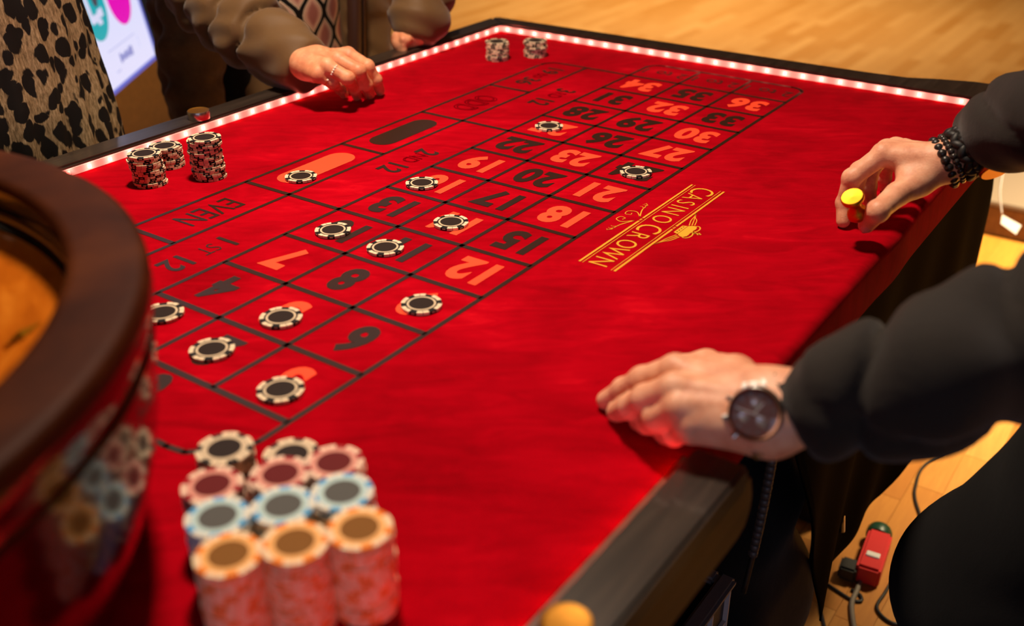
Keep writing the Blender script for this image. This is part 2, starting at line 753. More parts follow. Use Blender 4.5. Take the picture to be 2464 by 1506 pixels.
# rails (left, far, near right) with their aprons
RO = 0.046
far_poly = [(FX1, FY1), (FX1 + RO - 0.012, FY1 + RO), (FX1 + RO, FY1 + RO - 0.012), (FX1 + RO + 0.002, -0.36), (FX1 + RO + 0.004, -0.43), (FX1 + RO + 0.030, -0.475),
            (FX1 + RO + 0.046, -0.53), (FX1 + RO + 0.050, -0.60), (FX1 + RO + 0.02, -0.652), (FX1 - 0.005, -0.652), (FX1 - 0.012, -0.57), (FX1, -0.54)]
prism('rail', far_poly, ZT - 0.008, RT, m_rail, table, 0.003)
left_poly = [(FX0, FY1), (FX1, FY1), (FX1 + RO - 0.012, FY1 + RO), (FX0, FY1 + RO)]
prism('rail', left_poly, ZT - 0.008, RT, m_rail, table, 0.003)
near_poly = [(FX0, FY0), (0.146, FY0), (0.146, FY0 - RO), (FX0, FY0 - RO)]
prism('rail', near_poly, ZT - 0.008, RT, m_rail, table, 0.003)
box('apron', (FX0, FY1, ZT - 0.075), (FX1 + RO - 0.006, FY1 + RO - 0.006, ZT - 0.008), m_apron, table)
box('apron', (FX1, -0.64, ZT - 0.075), (FX1 + RO - 0.006, FY1, ZT - 0.008), m_apron, table)
# near right apron: rounded lower corner at its far end
ap = [(FX0, ZT - 0.008), (0.164, ZT - 0.008), (0.172, ZT - 0.03), (0.172, ZT - 0.045), (0.164, ZT - 0.058), (0.15, ZT - 0.062), (FX0, ZT - 0.062)]
v1 = [(x, FY0 - RO + 0.004, z) for x, z in ap] + [(x, FY0 - 0.004, z) for x, z in ap]
n_ = len(ap)
f1 = [tuple(range(n_)), tuple(range(n_, 2 * n_))[::-1]] + [((i + 1) % n_, i, n_ + i, n_ + (i + 1) % n_) for i in range(n_)]
mesh_obj('apron', v1, f1, m_apron, table)['label'] = 'brown wooden apron under the near rail, rounded end'
# table legs
for x, y in ((-0.9, 0.30), (-0.9, -0.52), (1.20, 0.32), (1.20, -0.42)):
    box('leg', (x - 0.035, y - 0.035, 0), (x + 0.035, y + 0.035, ZT - 0.06), m_black, table, 0.004)

# printed layout: lines --------------------------------------------------
def LP(i, j):
    return (i * S, -j * CP)


zl = ZT + 0.0005
WL, WC = 0.0056, 0.0072


def seg_quad(a, b, w):
    a = np.array(a)
    b = np.array(b)
    d = (b - a) / np.linalg.norm(b - a)
    nrm = np.array([-d[1], d[0]]) * w / 2
    e = d * w * 0.5 * 0
    return [a - nrm - e, b - nrm + e, b + nrm + e, a + nrm - e]


def flat(name, polys, mat, z=zl, th=0.0004, label=None):
    V, Fc = [], []
    for p in polys:
        o = len(V)
        V += [(q[0], q[1], z) for q in p]
        a = sum(p[i][0] * p[(i + 1) % len(p)][1] - p[(i + 1) % len(p)][0] * p[i][1] for i in range(len(p)))
        idx = tuple(range(o, o + len(p)))
        Fc.append(idx if a > 0 else idx[::-1])
    o = mesh_obj(name, V, Fc, mat, table)
    if label:
        o['label'] = label
    return o


JD, JO, IE = -0.90, -1.74, 12.95
for j, i0, i1 in ((0, 0, IE - 0.25), (1, 0, IE), (2, 0, IE), (3, -0.38, IE - 0.25), (JD, 0, 12.0), (JO, 0.35, 11.65)):
    flat('layout_line', [seg_quad(LP(i0, j), LP(i1, j), WL)], m_print_dark)
for i in range(0, 13):
    if i in (0, 4, 8, 12):
        j0 = JD if i else 0
    else:
        j0 = 0
    flat('layout_line', [seg_quad(LP(i, j0), LP(i, 3), WC)], m_print_dark)
for i in (0, 2, 4, 6, 8, 10):
    flat('layout_line', [seg_quad(LP(i, JO if i else JO + 0.3), LP(i, JD), WC)], m_print_dark)


def poly_line(pts, w):
    out = []
    for a, b in zip(pts, pts[1:]):
        out.append(seg_quad(a, b, w))
    for p in pts[1:-1]:
        out.append([(p[0] + w / 2 * math.cos(2 * PI * k / 10), p[1] + w / 2 * math.sin(2 * PI * k / 10)) for k in range(10)])
    return out


def arc(ci, cj, r, a0, a1, n=6):
    return [LP(ci + r * math.cos(a0 + (a1 - a0) * k / n), cj + r * math.sin(a0 + (a1 - a0) * k / n)) for k in range(n + 1)]


flat('layout_line', poly_line(arc(IE - 0.25, 0.25, 0.25, -PI / 2, 0) + arc(IE - 0.25, 2.75, 0.25, 0, PI / 2), 0.006), m_print_dark)
flat('layout_line', [seg_quad(LP(12, JD), LP(12, JO + 0.3), 0.006)], m_print_dark)
flat('layout_line', poly_line(arc(11.70, JO + 0.30, 0.30, 0, -PI / 2), 0.006), m_print_dark)
flat('layout_line', poly_line([LP(-0.36, 3), LP(-0.52, 2.96), LP(-0.85, 2.60), LP(-0.88, 2.4), LP(-0.88, 0.6), LP(-0.85, 0.4), LP(-0.5, 0.04), LP(-0.3, 0), LP(0, 0)], 0.006), m_print_dark)

# printed layout: words and numbers -------------------------------------
TEXTS = []


def text(name, s, i, j, h, wfac, mat, heading, offset=0.0, shear=0.0, outline=False, parent=None, spacing=1.0, z=zl):
    """heading: direction of reading (x, y); h letter height in m; centred on (i, j)"""
    cu = bpy.data.curves.new(name, 'FONT')
    cu.body = s
    cu.size = 1.0
    cu.align_x = 'CENTER'
    cu.align_y = 'CENTER'
    cu.offset = offset
    cu.shear = shear
    cu.space_character = spacing
    cu.resolution_u = 4
    if outline:
        cu.fill_mode = 'NONE'
        cu.bevel_depth = 0.011
        cu.bevel_resolution = 0
    o = bpy.data.objects.new(name, cu)
    COL.objects.link(o)
    TEXTS.append((o, i, j, h, wfac, mat, heading, outline, z))


TOW, ALONG = (0, 1), (-1, 0)
REDS = {1, 3, 5, 7, 9, 12, 14, 16, 18, 19, 21, 23, 25, 27, 30, 32, 34, 36}
for n in range(1, 37):
    i = (n - 1) // 3
    j = (n - 1) % 3
    text('printed_number', str(n), i + 0.5, j + 0.5, 0.052, 0.80, m_print_red if n in REDS else m_print_dark, TOW, 0.046, 0.0, spacing=1.08)
text('printed_number', '0', -0.38, 1.5, 0.052, 0.80, m_print_dark, TOW, 0.046)
for j in (0, 1, 2):
    text('printed_word', '2 to 1', 12.47, j + 0.5, 0.030, 0.9, m_print_dark, TOW, 0.0)
for k, s in enumerate(('1', '2', '3')):
    text('printed_word', s, 2.44 + 4 * k, -0.42, 0.036, 0.80, m_print_dark, ALONG, 0.02)
    text('printed_word', ('ST', 'ND', 'RD')[k], 2.13 + 4 * k, -0.42, 0.025, 0.72, m_print_dark, ALONG, -0.012, outline=k > 0)
    text('printed_word', '12', 1.62 + 4 * k, -0.42, 0.036, 0.80, m_print_dark, ALONG, 0.02)
text('printed_word', 'EVEN', 2.95, -1.32, 0.042, 0.66, m_print_dark, ALONG, 0.0)
text('printed_word', 'ODD', 8.93, -1.30, 0.042, 0.66, m_print_dark, ALONG, 0.0, outline=True)
text('printed_word', '1 to 18', 1.0, -1.32, 0.034, 0.8, m_print_dark, ALONG, 0.0)
text('printed_word', '19', 11.42, -1.32, 0.034, 0.95, m_print_dark, ALONG, 0.015)
text('printed_word', 'to', 11.03, -1.32, 0.026, 0.95, m_print_dark, ALONG, 0.0, outline=True)
text('printed_word', '36', 10.60, -1.32, 0.034, 0.95, m_print_dark, ALONG, 0.015)


def stadium(i0, i1, jc, w):
    r = w / 2
    a = LP(i0, jc)
    b = LP(i1, jc)
    out = []
    for k in range(17):
        an = PI / 2 + PI * k / 16
        out.append((a[0] + r + r * math.cos(an), a[1] + r * math.sin(an)))
    for k in range(17):
        an = -PI / 2 + PI * k / 16
        out.append((b[0] - r + r * math.cos(an), b[1] + r * math.sin(an)))
    return out


flat('red_bet_mark', [stadium(4.28, 5.72, -1.32, 0.044)], m_print_red, label='orange-red lozenge printed in the red bet box')
flat('black_bet_mark', [stadium(6.28, 7.72, -1.32, 0.044)], m_print_dark, label='black lozenge printed in the black bet box')

# gold wordmark with two double rules, a crown and scrolls ---------------
JA, JB = 3.385, 3.85
gold_polys = []
for jj, sgn in ((JA, 1), (JB, -1)):
    for a, b in ((4.44, 5.93), (6.04, 7.50)):
        wa = 0.0026
        gold_polys.append([(LP(a, jj)[0], LP(a, jj)[1] - wa / 2), (LP(b, jj)[0], LP(b, jj)[1] - wa / 2), (LP(b, jj)[0], LP(b, jj)[1] + wa / 2), (LP(a, jj)[0], LP(a, jj)[1] + wa / 2)])
    gold_polys.append(seg_quad(LP(4.44, jj + 0.045 * sgn), LP(7.50, jj + 0.045 * sgn), 0.0008))
    for ii in (5.965, 6.0):
        gold_polys.append([(LP(ii, jj)[0] + 0.0011 * math.cos(2 * PI * k / 8), LP(ii, jj)[1] + 0.0016 * math.sin(2 * PI * k / 8)) for k in range(8)])
flat('gold_rule', gold_polys, m_print_gold, label='gold double rules above and below the printed name')
for sx, i in (('C', 7.33), ('A', 7.08), ('S', 6.84), ('I', 6.665), ('N', 6.47), ('O', 6.15)):
    big = sx == 'C'
    text('gold_letter', sx, i, 3.617 if big else 3.600, 0.0325 if big else 0.0260, 0.86, m_print_gold, ALONG, -0.008)
for sx, i in (('C', 5.78), ('R', 5.50), ('O', 5.20), ('W', 4.90), ('N', 4.585)):
    big = sx == 'C'
    text('gold_letter', sx, i, 3.617 if big else 3.600, 0.0325 if big else 0.0260, 0.86, m_print_gold, ALONG, -0.008)


def ribbon(pts, w0, w1=None):
    pts = [np.array(LP(*p)) for p in smooth_path([np.array((*q, 0.0)) for q in pts], 6) for p in [p[:2]]]
    n = len(pts)
    out = []
    for k in range(n - 1):
        t0 = k / (n - 1)
        w = w0 + ((w1 if w1 is not None else w0) - w0) * t0
        out.append(seg_quad(pts[k], pts[k + 1], w))
    return out


scroll = []
for sg in (1, -1):
    scroll += ribbon([(5.98 + sg * 0.08, 3.33), (5.98 + sg * 0.30, 3.25), (5.98 + sg * 0.46, 3.23), (5.98 + sg * 0.54, 3.19)], 0.0016, 0.0008)
    scroll += ribbon([(5.98 + sg * 0.08, 3.33), (5.98 + sg * 0.20, 3.22), (5.98 + sg * 0.16, 3.12), (5.98 + sg * 0.06, 3.13), (5.98 + sg * 0.07, 3.20), (5.98 + sg * 0.13, 3.19)], 0.0014, 0.0009)
    for q in (0.36, 0.43, 0.48):
        scroll += ribbon([(5.98 + sg * q, 3.24), (5.98 + sg * (q + 0.04), 3.20), (5.98 + sg * (q + 0.03), 3.17)], 0.0009, 0.0005)
    # laurel sprays either side of the crown
    for q in (0, 1, 2):
        scroll += ribbon([(5.98 + sg * (0.18 + 0.02 * q), 3.97 + 0.028 * q), (5.98 + sg * (0.34 + 0.02 * q), 3.92 + 0.03 * q), (5.98 + sg * (0.48 - 0.01 * q), 3.90 + 0.012 * q), (5.98 + sg * 0.60, 3.875)], 0.0013, 0.0007)
flat('gold_scroll', scroll, m_print_gold, label='gold scrolls and sprays around the printed crown')['kind'] = 'stuff'
CR0 = 5.98
crown = [[LP(CR0 + a, b) for a, b in ((-0.125, 3.905), (0.125, 3.905), (0.15, 3.965), (-0.15, 3.965))]]
crown.append([LP(CR0 + a, b) for a, b in ((-0.15, 3.972), (0.15, 3.972), (0.185, 4.005), (0.20, 4.04), (0.185, 4.07), (0.15, 4.088), (0.10, 4.092), (0.05, 4.085), (0.0, 4.095), (-0.05, 4.085), (-0.10, 4.092), (-0.15, 4.088), (-0.185, 4.07), (-0.20, 4.04), (-0.185, 4.005))])
crown.append([LP(CR0 + 0.024 * math.cos(t), 4.128 + 0.024 * math.sin(t)) for t in np.linspace(0, 2 * PI, 10)[:-1]])
crown += [seg_quad(LP(CR0, 4.09), LP(CR0, 4.215), 0.0020), seg_quad(LP(CR0 - 0.035, 4.18), LP(CR0 + 0.035, 4.18), 0.0020)]
for sg in (1, -1):
    crown += ribbon([(CR0 + sg * 0.19, 4.05), (CR0 + sg * 0.215, 4.085), (CR0 + sg * 0.17, 4.125), (CR0 + sg * 0.09, 4.135), (CR0 + sg * 0.02, 4.115)], 0.0016)
flat('gold_crown', crown, m_print_gold, z=zl + 0.0001, label='gold crown emblem printed beside the name')['kind'] = 'stuff'
gem = []
for q in (-0.09, -0.03, 0.03, 0.09):
    gem.append([LP(CR0 + q + 0.012 * math.cos(t), 3.935 + 0.012 * math.sin(t)) for t in np.linspace(0, 2 * PI, 8)[:-1]])
flat('crown_gem', gem, m_print_dark, z=zl + 0.0003)['kind'] = 'stuff'

bpy.context.view_layer.update()
dg = bpy.context.evaluated_depsgraph_get()
for (o, i, j, h, wf, mat, hd, outline, z) in TEXTS:
    me = bpy.data.meshes.new_from_object(o.evaluated_get(dg))
    nv = len(me.vertices)
    co = np.zeros(nv * 3, np.float32)
    me.vertices.foreach_get('co', co)
    co = co.reshape(-1, 3)
    c = (co.max(0) + co.min(0)) / 2
    co = co - c
    capH = 0.727
    x = co[:, 0] / capH * h * wf
    y = co[:, 1] / capH * h
    cx, cy = LP(i, j)
    out = np.zeros_like(co)
    out[:, 0] = cx + x * hd[0] - y * hd[1]
    out[:, 1] = cy + x * hd[1] + y * hd[0]
    out[:, 2] = z
    me.vertices.foreach_set('co', out.ravel())
    me.materials.clear()
    me.materials.append(mat)
    me.polygons.foreach_set('material_index', [0] * len(me.polygons))
    me.update()
    nm = o.name.split('.')[0]
    cu = o.data
    bpy.data.objects.remove(o)
    bpy.data.curves.remove(cu)
    ob = bpy.data.objects.new(nm, me)
    COL.objects.link(ob)
    attach(ob, table)


# red light strip along the inside of the left and far rail ---------------
def strip_mat(axis, phase, gain=1.0, ec=(1.0, 0.22, 0.17)):
    m = M('light_strip_%s_%s' % (axis, gain), (255, 190, 180), 0.4)
    t = NT(m)
    v = t.xyz(t.coord())
    u = t.math('SUBTRACT', v[0 if axis == 'x' else 1], phase)
    w = t.math('COSINE', t.math('MULTIPLY', u, 2 * PI / LEDP))
    k = t.math('POWER', t.math('MULTIPLY_ADD', w, 0.5, 0.5), 1.6)
    t.l(t.math('MULTIPLY_ADD', k, 2.6 * gain, 0.75 * gain), t.b.inputs['Emission Strength'])
    t.b.inputs['Emission Color'].default_value = (*ec, 1)
    return m


LEDP = 0.0333
m_led = M('red_led', (255, 220, 210), 0.4, emit=(1.0, 0.12, 0.085), estr=15)
x0 = 0.2818
strip = box('light_strip', (-0.55, FY1 - 0.0020, ZT + 0.0008), (FX1 - 0.002, FY1 - 0.0002, ZT + 0.0110), strip_mat('x', x0), table)
strip['label'] = 'red light strip along the players\' rail'
k0 = -24
led_me = None


def led(loc, parent, ax):
    global led_me
    key = 'x' if ax == 0 else 'y'
    if led_me is None:
        led_me = {}
    if key not in led_me:
        a, b = (0.0024, 0.0006) if ax == 0 else (0.0006, 0.0024)
        v, f = obox_data((0, 0, 0), ((1, 0, 0), (0, 1, 0), (0, 0, 1)), (a, b, 0.0024))
        me = bpy.data.meshes.new('led')
        me.from_pydata([tuple(q) for q in v], [], f)
        me.materials.append(m_led)
        led_me[key] = me
    o = bpy.data.objects.new('led', led_me[key])
    COL.objects.link(o)
    o.location = loc
    o.parent = parent
    o.matrix_parent_inverse = Matrix.Identity(4)
    return o


def led_part(parent, loc, ax):
    o = led(loc, parent, ax)
    # parent mesh is itself attached with an offset that cancels out, so world = loc
    return o


for k in range(-8, 30):
    x = x0 + k * LEDP
    if x < FX1 - 0.01:
        led_part(strip, (x, FY1 - 0.0026, ZT + 0.0060), 0)
y0 = -0.0335
strip2 = box('light_strip', (FX1 - 0.0020, -0.565, ZT + 0.0008), (FX1 - 0.0002, FY1 - 0.002, ZT + 0.0110), strip_mat('y', y0), table)
strip2['label'] = 'red light strip along the far rail'
for k in range(-16, 13):
    y = y0 + k * LEDP
    if -0.562 < y < FY1 - 0.008:
        led_part(strip2, (FX1 - 0.0026, y, ZT + 0.0060), 1)

strip3 = box('light_strip', (-1.0, FY0 + 0.0002, ZT + 0.0008), (0.140, FY0 + 0.0020, ZT + 0.0062), strip_mat('x', x0, 8.0, (1.0, 0.008, 0.008)), table)
strip3['label'] = 'red light strip along the near rail'

# black cloth that hides the table base on the dealer's side
sk_top = ZT - 0.066
pts_r = [(1.300, 0.785), (1.36, 0.70), (1.40, 0.60), (1.36, 0.47), (1.22, 0.34), (1.12, 0.275), (1.06, 0.245), (1.02, 0.232)]
NXs, NZs = 60, 24
V, Fc = [], []
for b in range(NZs + 1):
    t = b / NZs
    q = t * (len(pts_r) - 1)
    i0 = min(int(q), len(pts_r) - 2)
    fr = q - i0
    xr = pts_r[i0][0] * (1 - fr) + pts_r[i0 + 1][0] * fr
    zr = pts_r[i0][1] * (1 - fr) + pts_r[i0 + 1][1] * fr
    xl = 0.40 + 0.30 * t
    zlft = sk_top - t * 0.57
    for a in range(NXs + 1):
        s_ = a / NXs
        x = xl * (1 - s_) + xr * s_
        z = zlft * (1 - s_) + zr * s_
        y = -0.590 + 0.006 * math.sin(x * 31 + 2 * t) * (0.2 + t) + 0.02 * t * math.sin(9 * x)
        V.append((x, min(y, -0.575 + 0.05 * t), z))
for b in range(NZs):
    for a in range(NXs):
        i = b * (NXs + 1) + a
        Fc.append((i, i + NXs + 1, i + NXs + 2, i + 1))
sk = mesh_obj('table_skirt', V, Fc, M('black_skirt_cloth', (5, 4, 4), 1.0, spec=0.02), table, smooth=True)
sk['label'] = 'black cloth hanging below the dealer edge'
mod = sk.modifiers.new('thick', 'SOLIDIFY')
mod.thickness = 0.003

# ------------------------------------------------------------------ roulette wheel
WC_ = (-0.426, -0.110, ZT + 0.0007)
wheel = thing('roulette_bowl', 'large dark wooden roulette wheel bowl standing on the red felt', 'roulette wheel', WC_)
lathe('wheel_body', [(0.05, 0.0), (0.318, 0.0), (0.324, 0.003), (0.332, 0.02), (0.342, 0.045), (0.3525, 0.08), (0.3595, 0.11), (0.3635, 0.14), (0.3665, 0.165), (0.367, 0.172),
                     (0.3635, 0.175), (0.3635, 0.182), (0.368, 0.185), (0.3705, 0.195), (0.3700, 0.203)], m_body, wheel, WC_, 160)
lathe('rim', [(0.3700, 0.203), (0.3702, 0.208), (0.3690, 0.2135), (0.3660, 0.2160), (0.360, 0.2166), (0.327, 0.2166), (0.3220, 0.2160), (0.3195, 0.2135), (0.3188, 0.2085)], m_rim, wheel, WC_, 160)
lathe('ball_track', [(0.3188, 0.2085), (0.3190, 0.201), (0.3210, 0.193), (0.3240, 0.187), (0.3250, 0.181), (0.3240, 0.176), (0.3215, 0.1735), (0.3185, 0.1725)], m_track, wheel, WC_, 160)
lathe('bowl_slope', [(0.3185, 0.1725), (0.302, 0.1655), (0.25, 0.137), (0.215, 0.120), (0.205, 0.114)], m_slope, wheel, WC_, 128)
rot = lathe('rotor', [(0.204, 0.108), (0.202, 0.113), (0.182, 0.115), (0.168, 0.106), (0.150, 0.106), (0.140, 0.112), (0.08, 0.128), (0.03, 0.136), (0.0005, 0.137)], m_slope, wheel, WC_, 111)
for k in range(37):
    a0 = 2 * PI * k / 37
    pts = []
    for (r, z) in ((0.181, 0.1156), (0.2015, 0.1136)):
        for da in (0.006, 2 * PI / 37 - 0.006):
            pts.append((WC_[0] + r * math.cos(a0 + da), WC_[1] + r * math.sin(a0 + da), WC_[2] + z))
    mt = M('pocket_green', (10, 110, 50), 0.3) if k == 0 else (M('pocket_red', (170, 14, 18), 0.3) if k % 2 else m_black)
    mesh_obj('pocket_mark', pts, [(0, 2, 3, 1)], mt, rot)
    v, f = obox_data((WC_[0] + 0.160 * math.cos(a0), WC_[1] + 0.160 * math.sin(a0), WC_[2] + 0.110),
                     ((math.cos(a0), math.sin(a0), 0), (-math.sin(a0), math.cos(a0), 0), (0, 0, 1)), (0.011, 0.0007, 0.005))
    mesh_obj('fret', v, f, m_gold, rot)
tur = lathe('turret', [(0.0005, 0.137), (0.034, 0.137), (0.03, 0.145), (0.014, 0.150), (0.011, 0.175), (0.018, 0.183), (0.018, 0.190), (0.008, 0.196), (0.008, 0.215), (0.012, 0.222), (0.008, 0.232), (0.0005, 0.235)], m_gold, wheel, WC_, 32)
for k in range(8):
    a = 2 * PI * k / 8 + 0.280
    r0, r1 = (0.270, 0.296)
    rm = 0.282
    zz = 0.1535
    er = np.array((math.cos(a), math.sin(a), 0))
    et = np.array((-math.sin(a), math.cos(a), 0))
    c = np.array(WC_) + er * rm + np.array((0, 0, zz))
    dn = np.array((0, 0, 1.0)) - er * 0.5
    dn /= np.linalg.norm(dn)
    sl = np.cross(et, dn)
    L1, W1 = (0.016, 0.005) if k % 2 else (0.005, 0.016)
    v = [c + sl * L1, c + et * W1, c - sl * L1, c - et * W1, c + dn * 0.006]
    v = v[:4] + [q + dn * 0.002 for q in v[:4]] + [v[4]]
    f = [(0, 1, 5, 4), (1, 2, 6, 5), (2, 3, 7, 6), (3, 0, 4, 7), (4, 5, 8), (5, 6, 8), (6, 7, 8), (7, 4, 8)]
    mesh_obj('deflector', v, f, m_gold, wheel)

# ------------------------------------------------------------------ chips
CR, CH, CPITCH = 0.02135, 0.00312, 0.0033
KIND = {
    'black': dict(word='black and cream', body=(24, 20, 19), ins=(226, 204, 172), ring=(206, 184, 152), inlay=(34, 24, 21)),
    'red': dict(word='dark red and cream', body=(150, 22, 30), ins=(232, 196, 172), ring=(214, 140, 122), inlay=(84, 16, 18)),
    'blue': dict(word='light blue and cream', body=(84, 160, 212), ins=(222, 220, 206), ring=(176, 206, 206), inlay=(74, 74, 72)),
    'orange': dict(word='orange and cream', body=(240, 130, 22), ins=(242, 212, 170), ring=(240, 170, 80), inlay=(112, 72, 24)),
}


def sector(r0, r1, z0, z1, a0, a1, n=3):
    v, f = [], []
    for k in range(n + 1):
        a = a0 + (a1 - a0) * k / n
        c, s = math.cos(a), math.sin(a)
        v += [(r0 * c, r0 * s, z0), (r1 * c, r1 * s, z0), (r1 * c, r1 * s, z1), (r0 * c, r0 * s, z1)]
    for k in range(n):
        b = 4 * k
        for i in range(4):
            j = (i + 1) % 4
            f.append((b + i, b + j, b + 4 + j, b + 4 + i)[::-1])
    f += [(0, 1, 2, 3)[::-1], tuple(range(4 * n, 4 * n + 4))]
    return v, f


CHIPME = {}


def raw_mesh(name, v, f, mat, smooth=False, auto=None):
    me = bpy.data.meshes.new(name)
    me.from_pydata([tuple(map(float, q)) for q in v], [], f)
    me.materials.append(mat)
    bm = bmesh.new()
    bm.from_mesh(me)
    bmesh.ops.recalc_face_normals(bm, faces=bm.faces[:])
    bm.to_mesh(me)
    bm.free()
    if smooth:
        me.polygons.foreach_set('use_smooth', [True] * len(me.polygons))
        me.set_sharp_from_angle(angle=auto or 0.6)
    return me


INS = []
for u in range(6):
    for off in (11, 30):
        a = math.radians(u * 60 + off)
        INS.append((a, a + math.radians(17.5)))
for kd, q in KIND.items():
    mb = M(kd + '_chip_body', q['body'], 0.5, spec=0.2)
    mi = M(kd + '_chip_insert', q['ins'], 0.45, spec=0.4)
    mr = M(kd + '_chip_ring', q['ring'], 0.45)
    ml = M(kd + '_chip_inlay', q['inlay'], 0.6, spec=0.12)
    t = NT(ml)
    nz = t.noise(t.coord(), 900, 3, 0.7)
    br = tuple(min(255, int(c * 1.35 + 6)) for c in q['inlay'])
    t.color(t.mix(t.math('POWER', nz, 1.6), q['inlay'], br))
    body = raw_mesh('chip', *lathe_data([(0.0002, 0), (CR - 0.0004, 0), (CR, 0.0004), (CR, CH - 0.0004), (CR - 0.0004, CH), (0.0002, CH)], 48), mb, True, 0.5)
    ins = []
    for a0, a1 in INS:
        ins.append(sector(CR * 0.80, CR + 0.00025, 0.00012, CH + 0.00012, a0, a1, 3))
    for u in range(6):
        a = math.radians(u * 60)
        ins.append(sector(CR * 0.99, CR + 0.00018, CH * 0.36, CH * 0.64, a - 0.085, a + 0.085, 1))
    CHIPME[kd] = dict(body=body, joined=raw_mesh('edge_inserts', *merge(ins), mi),
                      one=raw_mesh('edge_insert', *sector(CR * 0.80, CR + 0.00025, 0.00012, CH + 0.00012, 0, math.radians(17.5), 3), mi),
                      dash=raw_mesh('edge_dash', *sector(CR * 0.99, CR + 0.00018, CH * 0.36, CH * 0.64, -0.085, 0.085, 1), mi),
                      ring=raw_mesh('inlay_ring', *sector(CR * 0.615, CR * 0.715, CH - 0.0004, CH + 0.00009, 0, 2 * PI * 0.9999, 40), mr),
                      wide=raw_mesh('inlay_ring', *sector(CR * 0.60, CR * 0.785, CH - 0.0004, CH + 0.00009, 0, 2 * PI * 0.9999, 40), mr),
                      inlay=raw_mesh('inlay', *lathe_data([(0.0002, CH - 0.0004), (CR * 0.625, CH - 0.0004), (CR * 0.625, CH + 0.00006), (0.0002, CH + 0.00006)], 40), ml))


def child(name, me, parent, rot=0.0, label=None):
    o = bpy.data.objects.new(name, me)
    COL.objects.link(o)
    o.parent = parent
    o.rotation_euler = (0, 0, rot)
    if label:
        o['label'] = label
    return o


def chip(kd, loc, rot, label, group, top=False, single=False, tilt=(0, 0)):
    q = CHIPME[kd]
    o = bpy.data.objects.new('poker_chip', q['body'])
    COL.objects.link(o)
    o.location = loc
    o.rotation_euler = (tilt[0], tilt[1], rot)
    tag(o, label, 'poker chip', group)
    if single:
        for a0, _ in INS:
            child('edge_insert', q['one'], o, a0)
        for u in range(6):
            child('edge_dash', q['dash'], o, math.radians(60 * u))
    else:
        e = child('edge_inserts', q['joined'], o)
        e['kind'] = 'stuff'
    if top or single:
        child('inlay_ring', q['ring'] if kd == 'black' and single or kd == 'black' and loc[0] > 0.1 else q['wide'], o)
        child('inlay', q['inlay'], o)
    return o


ORD = ['top', 'second', 'third', 'fourth', 'fifth', 'sixth', 'seventh', 'eighth', 'ninth', 'tenth', 'eleventh', 'twelfth', 'thirteenth', 'fourteenth', 'fifteenth',
       'sixteenth', 'seventeenth', 'eighteenth', 'nineteenth', 'twentieth']
zc = ZT + 0.0006


def stack(kd, x, y, n, where, group, jit=0.0009, lean=(0, 0)):
    for k in range(n):
        t = n - 1 - k
        w = KIND[kd]['word']
        lab = ('%s chip on top of %s' % (w, where)) if t == 0 else ('%s chip, %s from top of %s' % (w, ORD[t], where))
        j = rng.normal(size=2) * jit if k else np.zeros(2)
        chip(kd, (x + j[0] + lean[0] * k / n, y + j[1] + lean[1] * k / n, (ZT if k == 0 else ZT) + 0.0001 + k * CPITCH), rng.uniform(0, 2 * PI), lab, group, top=(t == 0))


g = 'stacked black chips at the players\' rail'
B = P(365, 441)
stack('black', B[0], B[1], 13, 'the front stack at the rail', g, lean=(-0.002, 0.004))
B = P(408, 398)
stack('black', B[0], B[1], 9, 'the short stack behind the front stack', g, lean=(-0.001, 0.002))
B = P(508, 425)
stack('black', B[0], B[1], 17, 'the tallest stack at the rail', g, jit=0.0013, lean=(-0.002, 0.003))
g = 'stacked black chips in the far corner'
B = P(1197, 142)
stack('black', B[0], B[1], 10, 'the left far corner stack', g, lean=(0.001, 0))
B = P(1288, 134)
stack('black', B[0], B[1], 9, 'the right far corner stack', g)
g = 'chip stacks in the block beside the wheel'
for kd, n, px, py, wh in (('black', 13, 540, 1078, 'the back left stack of the block'), ('black', 11, 700, 1092, 'the black stack behind the red row'),
                          ('red', 16, 510, 1165, 'the left red stack'), ('red', 16, 672, 1140, 'the middle red stack'), ('red', 16, 805, 1112, 'the right red stack'),
                          ('blue', 18, 525, 1243, 'the left blue stack'), ('blue', 18, 682, 1216, 'the middle blue stack'), ('blue', 18, 825, 1184, 'the right blue stack'),
                          ('orange', 20, 550, 1330, 'the left orange stack'), ('orange', 20, 710, 1303, 'the middle orange stack'), ('orange', 20, 865, 1270, 'the right orange stack')):
    T = P(px, py, ZT + n * CPITCH)
    stack(kd, T[0], T[1], n, wh, g, jit=0.0005)
g = 'single chips bet on the numbers'
for px, py, wh in ((1321, 303, 'lying on the orange twenty-seven, farthest of the single chips'), (1530, 413, 'covering the black twenty-four, rightmost of the single chips'),
                   (1015, 440, 'half covering the orange sixteen beside the uncovered nineteen'), (724, 424, 'lying on the orange-red lozenge of the red bet box'),
                   (1085, 534, 'covering most of the orange fourteen between seventeen and eleven'), (801, 553, 'lying on the black ten above the orange seven'),
                   (927, 595, 'half covering the black eleven next to the orange twelve'), (1014, 731, 'hiding the orange nine, nearest single chip to the crown print'),
                   (676, 763, 'on the orange five between the black four and six'), (391, 752, 'in the square partly hidden by the wheel bowl'),
                   (510, 840, 'hiding the black two between wheel and five'), (675, 937, 'half covering the orange three, nearest single chip to the stacks')):
    T = P(px, py, ZT + CH)
    chip('black', (T[0], T[1], ZT + 0.0007), rng.uniform(0, 2 * PI), 'black and cream chip ' + wh, g, single=True)

